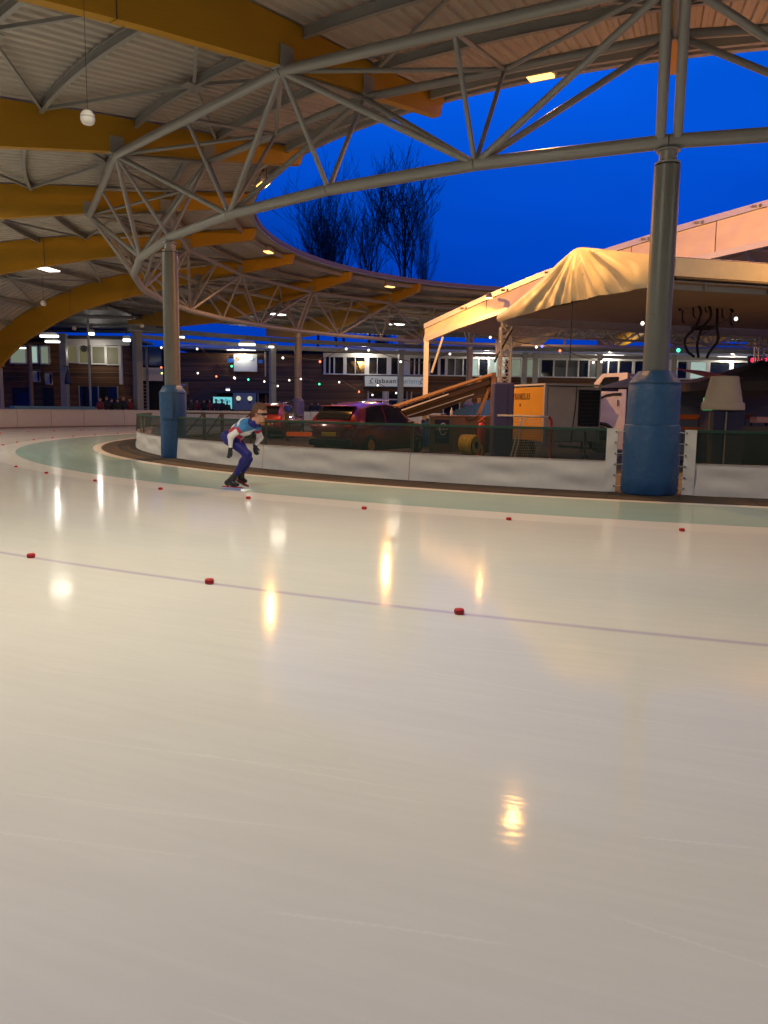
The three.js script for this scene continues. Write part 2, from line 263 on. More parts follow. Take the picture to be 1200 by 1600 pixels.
const padA = [[0.43, 0.015, 0.05], [0.455, 0.06, 0.04], [0.462, 0.3, 0.022], [0.46, 0.75, 0.01], [0.455, 1.1, 0.008], [0.446, 1.165, 0.012], [0.424, 1.18, 0.012], [0.42, 1.5, 0.006], [0.418, 1.86, 0.006], [0.408, 1.885, 0.008], [0.29, 2.05, 0.03], [0.215, 2.07, 0.015]];
const padB = [[0.325, 0.015, 0.04], [0.335, 0.1, 0.03], [0.335, 0.8, 0.016], [0.338, 1.05, 0.018], [0.343, 1.12, 0.02], [0.35, 1.3, 0.014], [0.352, 1.72, 0.01], [0.343, 1.75, 0.012], [0.245, 1.9, 0.03], [0.215, 1.92, 0.015]];
column(250.7, 'nearest round grey column in a broad blue padded jacket at the ice edge', padA);
column(214.6, 'round grey column in a blue padded jacket left of the skater', padB);
column(142.4, 'distant slim grey column with a blue pad left of the parked red car', padB, M.purple);
column(106.3, 'far grey column seen under the raised left end of the stage roof', padB, M.purple);
column(70.2, 'far grey column seen under the canopy between the coloured bulbs', padB, M.purple);
column(34.1, 'farthest column at the right beyond the dark pavilion', padB, M.purple);
// square columns along the outside of the far straight
[[142.4, 'stout dark grey column beside the stairs left of the blue padded column', 6.4], [124.35, 'dark square column with a bracket lamp by the balcony', 6.3], [106.3, 'dark square column in front of the ice rink sign', 6.3], [88.25, 'dark column right of the sign near the lit windows', 6.3], [85.6, 'second dark column standing close beside the lit window', 6.3], [70.2, 'dark column behind the white trailer', 6.3], [52.15, 'dark column behind the lorry cab', 6.3]].forEach(([t, l, h], i) => {
  const o = thing('eaves_column', l, 'column', tp(36, t, 0), (t + 90) * Math.PI / 180);
  mesh('shaft', i === 0 ? rbox(0.5, h, 0.5, 0, h / 2, 0, 0.04) : rbox(0.44, h, 0.44, 0, h / 2, 0, 0.04), M.steel, o); mesh('base_plate', rbox(0.6, 0.05, 0.6, 0, 0.16, 0, 0.01), M.darksteel, o); mesh('head_plate', rbox(0.62, 0.06, 0.62, 0, h + 0.02, 0, 0.01), M.steel, o);
});

// ---------------------------------------------------------------- lamps
const WARM = [1.0, 0.45, 0.10], WHITE = [1.0, 0.895, 0.69];
function flood(t, label, h = 8.18, R = 17.15, power = 150, aim = 2.5) {
  const p = tp(R, t, h), o = thing('floodlight', label, 'floodlight', p, (t - 90) * Math.PI / 180);
  const prof = [[0.30, 0.02, 0.16], [0.31, 0.10, 0.17], [0.29, 0.2, 0.15], [0.26, 0.23, 0.12]];
  mesh('lamp_housing', loft(prof.map(([a, y, b]) => [V(-a, y, -b), V(a, y, -b), V(a, y, b), V(-a, y, b)]), true, true, 0.3), std([0.42, 0.4, 0.36], 0.4, 0.4), o);
  mesh('lamp_lens', rbox(0.54, 0.035, 0.28, 0, 0.0, 0, 0.012), glow([1, 0.54, 0.13], 3.6), o);
  mesh('bracket', [bar(V(-0.33, 0.1, 0), V(-0.33, 0.4, 0), 0.016), bar(V(0.33, 0.1, 0), V(0.33, 0.4, 0), 0.016), bar(V(-0.33, 0.4, 0), V(0.33, 0.4, 0), 0.016), bar(V(0, 0.4, 0), V(0, 0.52, 0), 0.05)], M.darksteel, o);
  const l = new THREE.SpotLight(new THREE.Color(...WARM), power, 0, 1.45, 0.3, 2); l.position.copy(p).add(V(0, -0.06, 0)); l.castShadow = true; l.shadow.radius = 6;
  const g = tp(R - aim, t, 0); l.target.position.copy(g); scene.add(l, l.target);
}
flood(241.7, 'warm floodlight under the roof edge, right of the tall truss', 8.42, 17.2, 115, 2);
flood(206.3, 'warm floodlight above the left end of the truss at the roof edge', 8.2, 17.0, 480, 7);
flood(166.3, 'warm floodlight under the roof edge just left of the bare trees', 8.4, 17.3, 90);
flood(130.5, 'warm floodlight at the far roof edge above the parked cars', 8.3, 17.25, 90);
flood(94, 'warm floodlight at the far roof edge hidden by the stage roof', 8.3, 17.25);
flood(278, 'warm floodlight at the roof edge beyond the right frame', 8.3, 17.25, 850, 9);
function trackLamp(t, label, power, h, R = 27.5) {
  const p = tp(R, t, h ?? topH(R, t) - 0.4), o = thing('track_lamp', label, 'lamp', p, (t + 90) * Math.PI / 180);
  mesh('lamp_housing', loft([[0.52, 0.01, 0.3], [0.54, 0.06, 0.32], [0.3, 0.15, 0.16]].map(([a, y, b]) => [V(-a, y, -b), V(a, y, -b), V(a, y, b), V(-a, y, b)]), true, true, 0.3), M.white, o);
  mesh('lamp_diffuser', rbox(1.0, 0.03, 0.58, 0, -0.008, 0, 0.012), glow([1, 0.93, 0.84], 6), o);
  mesh('hanger', [bar(V(-0.3, 0.12, 0), V(-0.3, 0.36, 0), 0.01), bar(V(0.3, 0.12, 0), V(0.3, 0.36, 0), 0.01)], M.wire, o);
  const l = new THREE.RectAreaLight(new THREE.Color(...WHITE), power, 1.0, 0.58); l.position.copy(p).add(V(0, -0.04, 0)); l.lookAt(p.x, -10, p.z); scene.add(l);
}
trackLamp(242.5, 'white track lamp overhead in front of the camera', 235, null, 29.6);
trackLamp(278, 'white track lamp over the ice beyond the right frame', 174);
trackLamp(206.4, 'white track lamp over the ice beyond the left frame', 243);
trackLamp(170.4, 'white oval lamp hanging below the yellow beam at the left edge', 19);
trackLamp(132.6, 'small white lamp behind the far truss above the column', 23);
trackLamp(112.7, 'pair-like small white lamp under the far roof', 109);
trackLamp(76, 'white lamp under the far roof seen beneath the canopy', 155);
trackLamp(40, 'white lamp under the far roof at the right edge', 155);
trackLamp(189, 'added unseen white lamp over the outer lane beyond the left frame', 220, null, 31);  // outside the regular lamp row; added out of view to light the far left ice
trackLamp(224, 'added unseen white lamp over the outer lane left of the camera', 171, null, 31.8);  // extra unseen lamp, put in to brighten the near ice
trackLamp(314, 'white track lamp over the near straight beyond the right frame', 174);

// ---------------------------------------------------------------- barriers
function fence(t0, t1, label, posts, endL, endR) {
  const o = thing('infield_fence', label, 'fence', W(0, 0, 0)), R = 20.72, n = Math.round((t1 - t0) / 0.5);
  const surf = (h0, h1, rows, wave) => { const rings = []; for (let k = 0; k <= n; k++) { const t = mix(t0, t1, k / n), a = []; for (let q = 0; q <= rows; q++) { const h = mix(h0, h1, q / rows), b = q / rows, w = wave * Math.sin(Math.PI * b) * (Math.sin(t * 1.9 + 5 * b) + 0.7 * Math.sin(t * 0.83 - 7 * b + 1.3) + 0.4 * Math.sin(t * 6.1 + 9 * b)); a.push(tp(R + 0.05 + w - 0.04 * b, t, h)); } rings.push(a); } return loft(rings, false, false, 0.9); };
  const cuts = [t0, ...posts.filter((t) => t > t0 + 1 && t < t1 - 1).sort((a, b) => a - b), t1];
  for (let i = 0; i + 1 < cuts.length; i++) { const s0 = t0, s1 = t1; const a = cuts[i] + 0.02, b = cuts[i + 1] - 0.02; const nn = Math.max(4, Math.round((b - a) / 0.4)); const rings = []; for (let k = 0; k <= nn; k++) { const t = mix(a, b, k / nn), e = Math.min(1, 6 * Math.min(k / nn, 1 - k / nn)), col = []; for (let q = 0; q <= 9; q++) { const y = q / 9, w = 0.022 * e * Math.sin(Math.PI * y) * (Math.sin(t * 0.55 + 6 * y) + 0.8 * Math.sin(t * 0.9 - 7 * y + i) + 0.35 * Math.sin(t * 2.3 + 9 * y)); col.push(tp(R + 0.06 + w - 0.05 * y, t, 0.01 + 0.53 * y)); } rings.push(col); } mesh('tarpaulin_panel', loft(rings, false, false, 0.9), M.tarp, o); }
  mesh('mesh_screen', surf(0.545, 1.07, 3, 0.006), M.net, o);
  mesh('top_rail', sweep([[-0.015, 0], [0.03, 0], [0.03, 0.045], [-0.015, 0.045]], R, t0, t1, 1.055, 1), M.netrail, o);
  mesh('kick_rail', sweep([[-0.04, -0.03], [0.0, -0.03], [0.0, 0.0], [-0.04, 0.0]], R, t0, t1, 0.54, 1), M.white, o);
  for (const t of posts) if (t > t0 && t < t1) { const a = tp(R - 0.06, t, -0.02), b = tp(R - 0.06, t, 1.05); mesh('post', bar(a, b, 0.03, 10), M.steel, o); }
  for (const [on, t, s] of [[endL, t0, 1], [endR, t1, -1]]) if (on) {                              // white laced strip beside the column
    const e = []; for (let k = 0; k <= 3; k++) { const tt = t + s * k * 0.17, c = []; for (let q = 0; q <= 8; q++) c.push(tp(R + 0.085 - 0.03 * q / 8 + 0.012 * Math.sin(q * 2.1 + k), tt, 0.02 + 1.08 * q / 8)); e.push(c); }
    mesh('laced_strip', loft(e, false, false, 0.9), M.tarp, o);
    for (let q = 0; q < 6; q++) { const h = 0.12 + q * 0.185; mesh('eyelet', bar(tp(R + 0.08, t + s * 0.07, h), tp(R + 0.105, t + s * 0.07, h), 0.014, 10), M.darksteel, o); mesh('lacing_cord', bar(tp(R + 0.1, t + s * 0.07, h), tp(R + 0.1, t - s * 0.3, h + 0.012), 0.006, 5), M.white, o); }
  }
}
fence(252.15, 300, 'white tarpaulin fence with dark green mesh right of the near column', [262, 274], true, false);
fence(215.7, 249.2, 'long white tarpaulin fence with dark green mesh between the two padded columns', [238.4, 227.2], false, true);
fence(184, 213.5, 'short white fence end with green mesh left of the left blue column', [204.2, 193], false, false);
{
  const o = thing('outer_boards', 'padded white boards round the outside of the far bend', 'crash boards', W(0, 0, 0));
  let t = -10; const cuts = []; while (t < 206) { cuts.push(t); t += t > 150 && t < 170 ? 4.15 : 5.2; }
  for (let i = 0; i + 1 < cuts.length; i++) {
    const a = cuts[i] + 0.03, b = cuts[i + 1] - 0.03, rings = [];
    for (let k = 0; k <= 8; k++) { const tt = mix(a, b, k / 8), e = Math.min(1, 5 * Math.min(k / 8, 1 - k / 8)); rings.push([[0.3, 0.03], [0.02 - 0.03 * e, 0.05], [-0.03 * e, 0.35], [-0.045 * e - 0.008 * Math.sin(tt * 3 + i), 0.7], [0.01, 1.02], [0.06, 1.08], [0.3, 1.08]].map(([r, h]) => tp(34.6 + r, tt, h))); }
    mesh('board_pad', loft(rings, true, true, 0.6), M.padwhite, o);
  }
  mesh('ice_kerb', sweep([[0.0, 0], [0.1, 0], [0.1, 0.07], [0.0, 0.07]], 34.5, -10, 206, 0, 2), std([0.25, 0.17, 0.14], 0.7), o);
  mesh('blue_top_pad', sweep([[0.1, 0], [0.45, 0], [0.45, 0.17], [0.1, 0.17]], 34.6, 149.6, 159.6, 1.09, 1.5), std([0.08, 0.2, 0.32], 0.55), o);
}
// rubber blocks that mark the lanes
{
  const rings = [[0.030, 0], [0.034, 0.006], [0.035, 0.028], [0.031, 0.036], [0, 0.038]], make = (p) => { const o = thing('track_block', 'x', 'marker block', p); mesh('block_body', lathe(rings, 20), M.block, o); mesh('block_rim', cyl(0.0362, 0.0362, 0.006, 0, 0.014, 0, 20), std([0.33, 0.01, 0.01], 0.6), o); return o; };
  const proto = make(W(0, 0, 0)); let first = true;
  const put = (R, t, label, group) => { const o = first ? proto : proto.clone(); if (!first) { o.name = numbered('track_block'); scene.add(o); } first = false; const s = rr(0.94, 1.06); o.position.copy(tp(R, t, 0.001)); o.rotation.y = rr(0, 6); o.scale.set(s, s, s); tag(o, label, 'marker block', group); };
  const ord = ['first', 'second', 'third', 'fourth', 'fifth', 'sixth', 'seventh', 'eighth', 'ninth', 'tenth', 'eleventh', 'twelfth', 'thirteenth', 'fourteenth'];
  [[29.7, 248.6, 'largest red rubber block on the nearest purple lane line'], [29.7, 244.65, 'red rubber block in the middle of the nearest lane line'], [29.7, 240.7, 'red rubber block at the left end of the nearest lane line'], [29.7, 252.6, 'red rubber block on the nearest lane line beyond the right frame']].forEach(([R, t, l]) => put(R, t, l, 'red blocks on the nearer lane line'));
  [251.7, 247.0, 242.3, 237.6, 233.0, 228.4, 223.6, 219.1].forEach((t, i) => put(25.02, t, `small red block, ${ord[i]} from the right along the edge of the teal lane`, 'red blocks along the teal lane'));
  for (let k = 0; k < 11; k++) put(25.02, 214.4 - 4.7 * k, `tiny red block, ${ord[k]} along the far turn of the teal lane edge`, 'tiny far red blocks by the teal lane');
  for (let k = 0; k < 14; k++) put(29.7, 192 - 3.95 * k, `tiny red block, ${ord[k]} along the far turn of the outer lane line`, 'tiny far red blocks on the outer lane line');
}

// ---------------------------------------------------------------- buildings behind the far straight
const clad = canvasTex(64, 512, (c, w, h) => { for (let i = 0; i < 24; i++) { const k = hash(i, 3, 7); c.fillStyle = `rgb(${96 + 40 * k},${68 + 28 * k},${44 + 18 * k})`; c.fillRect(0, i * h / 24, w, h / 24); c.fillStyle = 'rgb(22,15,11)'; c.fillRect(0, i * h / 24, w, 4); } });
clad.wrapS = clad.wrapT = THREE.RepeatWrapping; clad.repeat.set(1, 1);
const cladMat = std([1, 1, 1], 0.75, 0, { map: clad });
const interior = (c, k) => glow(c, k, [0.05, 0.05, 0.05]);
const darkPane = M.glassdark, litPane = interior([0.72, 0.85, 0.62], 0.22), paleLit = interior([0.62, 0.85, 0.75], 0.5), amber = interior([0.62, 0.55, 0.22], 0.16), blindPane = std([0.10, 0.11, 0.11], 0.35);
const wallBox = (w, h, d, x, y, z, s = 1) => { const g = box(w, h, d, x, y, z), p = g.attributes.position, u = g.attributes.uv; for (let i = 0; i < p.count; i++) u.setXY(i, p.getX(i) / 3, p.getY(i) / (3.2 * s)); return g; };
{
  const D = 72, o = thing('clubhouse', 'long brown timber clubhouse with a white window band across the far side', 'building', W(0, 0, D));
  const X = (u) => (u - 600) / F * D * 0.996, Y = (v, u = 600) => EYE + (640 + 0.014 * (u - 600) - v) / F * D * 1.0;
  mesh('wall', wallBox(64, 4.5, 6, 13, 2.25, -3), cladMat, o);
  mesh('upper_wall', wallBox(13.2, 1.7, 6, -12.4, 5.35, -3), cladMat, o);
  mesh('back_wall', box(50.6, 1.7, 0.3, 19.6, 5.35, -3), M.grey, o);
  mesh('roof', [box(65, 0.24, 7.4, 13, 6.72, -2.6)], M.darksteel, o);
  mesh('fascia', box(65, 0.3, 0.12, 13, 6.68, 1.16), M.white, o);
  mesh('soffit', box(64.6, 0.06, 1.1, 13, 6.5, 0.55), M.white, o);
  for (const x of [-13, -2, 9, 20, 31]) { mesh('soffit_light', rbox(2.6, 0.06, 0.12, x, 6.42, 0.75, 0.02), glow([1, 0.97, 0.9], 2.2), o); const q = new THREE.PointLight(new THREE.Color(1, 0.9, 0.74), 13, 0, 2); q.position.set(x, 6.3, -D + 0.8); q.shadow.radius = 6; scene.add(q); }
  mesh('band_head', box(50.4, 0.36, 0.2, 19.5, 6.16, 0.02), M.white, o); mesh('band_sill', box(50.4, 0.1, 0.26, 19.5, 4.46, 0.05), M.white, o);
  const panes = [[507, 512], [514, 519], [521, 534], [539, 552], [553, 567], [574, 586], [587, 601], [608, 619], [622, 627], [637, 643], [645, 650], [652, 666], [668, 680], [684, 691], [695, 706], [707, 718], [720, 729], [730, 742], [744, 757], [760, 768], [770, 782], [784, 792], [794, 806], [808, 816], [818, 826], [828, 836], [840, 858], [860, 878], [880, 896], [898, 912], [914, 926], [928, 942], [944, 958], [960, 980], [984, 1004], [1008, 1030], [1040, 1064], [1070, 1094], [1100, 1130], [1136, 1170], [1176, 1210], [1216, 1250]];
  const look = (i) => i === 17 || i === 19 || i === 20 ? paleLit : i === 14 || i === 15 || i === 27 || i === 28 ? blindPane : i >= 22 && i <= 25 ? litPane : i === 35 || i === 37 ? paleLit : i === 30 ? blindPane : darkPane;
  panes.forEach(([a, b], i) => { mesh('window_pane', box(X(b) - X(a), 1.46, 0.02, (X(a) + X(b)) / 2, 5.25, -0.06), look(i), o); if (i + 1 < panes.length) { const c = panes[i + 1][0]; mesh('window_mullion', box(X(c) - X(b), 1.48, 0.14, (X(b) + X(c)) / 2, 5.25, 0.0), M.white, o); } });
  mesh('window_end', box(X(507) - X(503.5), 1.48, 0.14, (X(503.5) + X(507)) / 2, 5.25, 0), M.white, o);
  // glazed entrance below the sign
  for (const [a, b] of [[573, 596], [604, 633], [640, 668], [690, 715]]) { mesh('door_pane', box(X(b) - X(a), 2.9, 0.03, (X(a) + X(b)) / 2, 1.5, 0.03), darkPane, o); mesh('door_frame', [box(0.1, 2.95, 0.1, X(a), 1.5, 0.05), box(0.1, 2.95, 0.1, X(b), 1.5, 0.05), box(X(b) - X(a), 0.1, 0.09, (X(a) + X(b)) / 2, 2.25, 0.05)], M.white, o); }
  mesh('door_post', box(0.32, 2.95, 0.2, X(600), 1.5, 0.06), M.white, o);
  // balcony with its stair
  mesh('balcony_parapet', wallBox(5.0, 1.3, 0.12, X(378), 2.72 + 0.72, 1.5), cladMat, o); mesh('balcony_floor', box(5.2, 0.2, 1.6, X(378), 2.72, 0.8), M.darksteel, o);
  mesh('stair_parapet', loft([[X(300), 0.9], [X(356), 2.9]].map(([x, y]) => [V(x, y, 1.38), V(x, y + 1.25, 1.38), V(x, y + 1.25, 1.5), V(x, y, 1.5)])), std([0.12, 0.075, 0.045], 0.7), o);
  for (let k = 0; k < 9; k++) mesh('stair_tread', box(0.4, 0.05, 1.2, mix(X(303), X(352), k / 8), mix(1.0, 2.75, k / 8), 0.75), M.darksteel, o);
  mesh('balcony_post', box(0.14, 2.7, 0.14, X(406), 1.35, 1.5), M.grey, o);
  mesh('passage', box(4.6, 2.3, 0.04, X(366), 1.2, 0.03), M.black, o);
  for (const u of [414, 460]) mesh('downpipe', bar(V(X(u), 0, 0.12), V(X(u), 6.4, 0.12), 0.07), M.steel, o);
}
{
  const D = 62, o = thing('left_pavilion', 'two storey brown timber building with lit white framed windows at the left', 'building', W(0, 0, D));
  const X = (u) => (u - 600) / F * D * 0.996 - 0.0, Y = (v, u) => EYE + (640 + 0.014 * (u - 600) - v) / F * D;
  mesh('wall', wallBox(13.6, 6.2, 5, -27.3, 3.1, -2.6), cladMat, o); mesh('roof', box(15.4, 0.2, 6.4, -27.4, 6.55, -2.3), M.darksteel, o);
  mesh('fascia', box(X(206) - X(108), 0.42, 0.3, (X(108) + X(206)) / 2, 6.2, 0.3), M.white, o);
  const win = (name, a, b, v0, v1, pane, z = 0.0) => { const x = (X(a) + X(b)) / 2, w = X(b) - X(a), y0 = Y(v1, a), y1 = Y(v0, a), h = y1 - y0; mesh('window_pane', box(w, h, 0.03, x, (y0 + y1) / 2, z - 0.02), pane, o); mesh('window_frame', [box(0.1, h + 0.1, 0.16, X(a), (y0 + y1) / 2, z), box(0.1, h + 0.1, 0.16, X(b), (y0 + y1) / 2, z), box(w + 0.1, 0.1, 0.18, x, y0, z), box(w + 0.1, 0.1, 0.18, x, y1, z)], M.white, o); };
  win('a', 20, 45, 544, 570, litPane); win('a', 53, 63, 544, 570, paleLit); win('a', 67, 80, 544, 571, litPane);
  win('b', 110, 124, 543, 569, amber); win('b', 126, 142, 543, 570, amber); win('b', 146, 167, 544, 571, amber); win('b', 169, 188, 545, 572, amber);
  mesh('end_post', box(0.2, 3.0, 0.3, X(191.5), 4.5, 0.2), M.white, o);
  mesh('gate_opening', box(X(48) - X(20), 2.1, 0.05, (X(20) + X(48)) / 2, 1.6, -0.08), M.black, o); mesh('roller_door', box(X(47) - X(27), 1.9, 0.06, (X(27) + X(47)) / 2, 1.3, -0.05), M.navy, o);
  mesh('side_opening', box(X(84) - X(68), 2.0, 0.05, (X(68) + X(84)) / 2, 1.7, -0.08), M.black, o);
  mesh('lower_window', box(X(184) - X(124), 1.5, 0.05, (X(124) + X(184)) / 2, 2.05, -0.08), darkPane, o); mesh('lower_window_frame', [124, 154, 184].map((u) => box(0.09, 1.6, 0.08, X(u), 2.05, -0.04)), M.grey, o);
  mesh('plinth', box(13.62, 0.8, 0.1, -27.3, 0.7, -0.06), M.grey, o);
  // side lamps inside the gallery above
  mesh('wall_box', rbox(0.3, 0.25, 0.2, X(8), Y(573, 8), 0.1, 0.03), M.white, o);
  const g = thing('stair_tower', 'dark open stair tower with white landing panel left of the padded column', 'stair', W(0, 0, 64));
  const X4 = (u) => (u - 600) / F * 64;
  mesh('landing_panel', box(2.2, 1.05, 0.1, X4(235), 3.9, 0), M.white, g); mesh('tower_back', box(3.4, 6.2, 0.1, X4(226), 3.1, -1.6), M.black, g);
  mesh('tower_post', [box(0.16, 6.2, 0.16, X4(233), 3.1, 0.15)], M.grey, g); mesh('tower_post', [box(0.16, 6.2, 0.16, X4(196), 3.1, 0.15)], M.grey, g);
  for (let k = 0; k < 10; k++) mesh('stair_step', box(1.1, 0.05, 0.5, X4(222), 0.6 + 0.27 * k, 0.2), M.grey, g);
  mesh('glass_screen', box(2.6, 1.5, 0.03, X4(230), 5.35, 0), std([0.05, 0.09, 0.2], 0.1), g);
}
const signMat = (t) => { const m = glow([1, 1, 1], 0.32, [0.5, 0.5, 0.5]); m.map = t; m.emissiveMap = t; return m; };  // glow added so the sign face reads bright; backlighting is assumed
// sign of the rink
{
  const t = canvasTex(1024, 180, (c, w, h) => {
    c.fillStyle = '#c9c8c6'; c.fillRect(0, 0, w, h); c.font = 'bold 104px sans-serif'; c.fillStyle = '#30302f'; c.fillText('ijsbaan', 165, 122); c.font = '104px sans-serif'; c.fillStyle = '#3f7f9c'; c.fillText('haarlem', 528, 122);
    for (const x of [66, 908]) { c.strokeStyle = '#2b2b2b'; c.lineWidth = 11; c.beginPath(); c.moveTo(x + 50, 62); c.lineTo(x + 18, 84); c.lineTo(x + 42, 108); c.lineTo(x + 8, 138); c.moveTo(x + 42, 108); c.lineTo(x + 64, 138); c.stroke(); c.beginPath(); c.arc(x + 58, 44, 11, 0, 7); c.fillStyle = '#2b2b2b'; c.fill(); }
  });
  const o = thing('rink_sign', 'long white sign reading ijsbaan haarlem above the glazed entrance', 'sign', W(0.86, 3.86, 71.7));
  mesh('sign_box', rbox(5.75, 1.12, 0.2, 0, 0, 0, 0.03), M.darksteel, o);
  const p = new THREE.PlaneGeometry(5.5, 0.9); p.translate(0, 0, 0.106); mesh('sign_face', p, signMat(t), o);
}
const panelThing = (name, label, cat, u0, v0, u1, v1, D, depth, m, part, group) => { const a = at(u0, v0, D), b = at(u1, v1, D), o = thing(name, label, cat, V((a.x + b.x) / 2, (a.y + b.y) / 2, a.z), 0, group); mesh(part, rbox(b.x - a.x, a.y - b.y, depth, 0, 0, 0, Math.min(0.03, depth / 3)), m, o); return o; };
{
  let o = panelThing('score_board', 'large pale blank board above the timber balcony', 'board', 365, 553, 402, 581, 71.7, 0.12, std([0.55, 0.6, 0.58], 0.5), 'board_face');
  mesh('round_light', [new THREE.CylinderGeometry(0.14, 0.14, 0.06, 18).rotateX(Math.PI / 2).translate(-0.62, 0.45, 0.1)], glow([1, 0.85, 0.4], 1.1), o); mesh('round_light', [new THREE.CylinderGeometry(0.14, 0.14, 0.06, 18).rotateX(Math.PI / 2).translate(0.55, 0.4, 0.1)], glow([0.8, 1, 0.9], 1.1), o);
  o = panelThing('clock_board', 'grey panel with two round lit dials below the balcony', 'board', 364, 614, 400, 641, 70.2, 0.14, std([0.34, 0.34, 0.33], 0.6), 'board_face');
  for (const x of [-0.52, 0.5]) { mesh('dial_light', [new THREE.CylinderGeometry(0.2, 0.2, 0.06, 22).rotateX(Math.PI / 2).translate(x, 0.28, 0.09)], glow([0.85, 0.87, 0.6], 0.75), o); mesh('dial_hand', box(0.03, 0.13, 0.02, x + 0.03, 0.31, 0.13, 0, 0, 0.6), M.black, o); mesh('dial_base', rbox(0.2, 0.12, 0.1, x, -0.03, 0.1, 0.02), M.black, o); }
  o = panelThing('menu_screen', 'bright cyan menu screen behind the spectators under the balcony', 'screen', 333, 619, 363, 640, 71, 0.1, M.black, 'screen_case');
  { const t = canvasTex(128, 80, (c, w, h) => { c.fillStyle = '#9fe6ee'; c.fillRect(0, 0, w, h); c.fillStyle = '#4f98a8'; for (let i = 0; i < 9; i++) c.fillRect(10 + 12 * i, 12 + 5 * (i % 3), 8, 16); }), s = glow([0.6, 1, 1], 0.75); s.emissiveMap = t; const g = new THREE.PlaneGeometry(1.7, 1.05); g.translate(0, 0, 0.056); mesh('screen_face', g, s, o); }
  o = panelThing('notice', 'yellow notice board with a white strip right of the blue column', 'notice', 281, 597, 294, 616, 70.6, 0.06, std([0.42, 0.27, 0.05], 0.6), 'board_face'); mesh('notice_strip', box(0.45, 0.14, 0.02, -0.05, 0.28, 0.045), M.white, o);
  o = panelThing('wall_notice', 'small blue notice at the right of the pale board', 'panel', 404, 562, 411, 568, 71.6, 0.08, M.blue, 'panel_face'); o = panelThing('wall_notice', 'small blue notice at the left of the pale board', 'panel', 355, 560, 364, 567, 71.6, 0.08, M.blue, 'panel_face');
  for (const [u, v, l] of [[76, 592, 'white and blue flag on the timber wall, right one'], [57, 588, 'white and blue flag on the timber wall, left one']]) { const p = at(u, v, 61.6), q = thing('wall_flag', l, 'flag', p); const r = []; for (let k = 0; k <= 5; k++) r.push([0, 1, 2, 3].map((i) => V(-0.3 + 0.2 * i, 0.42 - 0.17 * k, 0.07 * Math.sin(i * 2 + k)))); mesh('flag_cloth', loft(r, false, false), M.white, q); mesh('flag_stripe', box(0.16, 0.75, 0.02, 0.2, 0, 0.1), M.navy, q); mesh('flag_pole', bar(V(-0.34, 0.5, 0), V(0.4, 0.5, 0.05), 0.02), M.grey, q); }
  { const p = at(106, 589, 56), q = thing('hanging_bag', 'dark blue cover hanging on the grey pillar', 'cover', p); mesh('bag_cloth', lathe([[0.03, 0.75], [0.05, 0.5], [0.12, 0.3], [0.2, -0.1], [0.24, -0.4], [0.2, -0.5], [0, -0.52]], 14), M.navy, q); mesh('bag_hook', bar(V(-0.3, 0.78, 0), V(0.25, 0.7, 0), 0.03), M.black, q); }
}
// poles and pillar behind the far boards
[[50, 57, 5.6, 0.16, 'round brown grey pole behind the boards at the far left'], [142, 55, 7.6, 0.085, 'thin grey pole with a loudspeaker before the lit windows'], [103, 58, 6.5, 0.27, 'wide pale grey pillar carrying the dark blue cover'], [2, 50, 3.6, 0.2, 'grey pillar cut off by the left frame']].forEach(([u, D, h, r, l], i) => {
  const p = at(u, 640, D); p.y = 0; const o = thing('pole', l, 'pole', p); mesh('shaft', i === 2 ? rbox(r * 1.8, h, r * 1.8, 0, h / 2, 0, 0.03) : cyl(r, r * 0.9, h, 0, 0, 0, 18), i === 0 ? std([0.18, 0.13, 0.11], 0.6) : M.steel, o); mesh('foot', cyl(r * 1.5, r * 1.5, 0.06, 0, 0.14, 0, 16), M.darksteel, o);
  if (i === 1) { mesh('speaker_horn', [new THREE.CylinderGeometry(0.24, 0.1, 0.35, 14).rotateX(Math.PI / 2).translate(-0.2, 5.2, 0.2)], M.black, o); mesh('cross_arm', bar(V(-0.4, 5.4, 0), V(0.15, 5.2, 0), 0.03), M.steel, o); }
});
// fittings on and before the buildings (lit tubes and bowls)
const bowl = (u, v, D, w, h, label, k = 5, group) => { const p = at(u, v, D), o = thing('eaves_lamp', label, 'lamp', p, 0, group), m = w / F * D / 2, n = h / F * D / 2; mesh('lamp_shade', loft([[m * 0.75, n * 1.7], [m * 1.04, n * 0.2]].map(([a, y]) => [V(-a, y, -0.14), V(a, y, -0.14), V(a, y, 0.14), V(-a, y, 0.14)])), M.grey, o); mesh('lamp_tube', rbox(m * 2, n * 1.5, 0.24, 0, -n * 0.5, 0, Math.min(0.05, n * 0.5)), glow([1, 0.97, 0.9], k), o); mesh('lamp_rod', bar(V(0, n, 0), V(0, n + 0.5, 0), 0.02), M.wire, o); };
[[77, 524, 52, 28, 5, 'long white strip lamp highest at the far left'], [82, 533, 53, 22, 4, 'second white strip lamp just below the highest one'], [143, 520, 54, 8, 6, 'white bowl lamp on the thin pole'], [198, 530, 57, 11, 6, 'left of two white bowl lamps on the stout column'], [216, 530, 57, 8, 6, 'right of two white bowl lamps on the stout column'], [282, 526, 58, 12, 4, 'white bowl lamp right of the padded column'], [386, 537, 60, 25, 5, 'wide white strip lamp above the pale board'], [35, 543, 61, 10, 3, 'small strip lamp above the left window'], [1147, 521, 40, 15, 8, 'bright white oval lamp under the far roof at the right'], [424, 541, 62, 8, 4, 'small lamp on the square column by the balcony'], [356, 608, 68, 6, 4, 'small pale lamp under the balcony']].forEach(([u, v, D, w, h, l], i) => bowl(u, v, D, w, h, l, i === 10 ? 1.5 : 2.6));
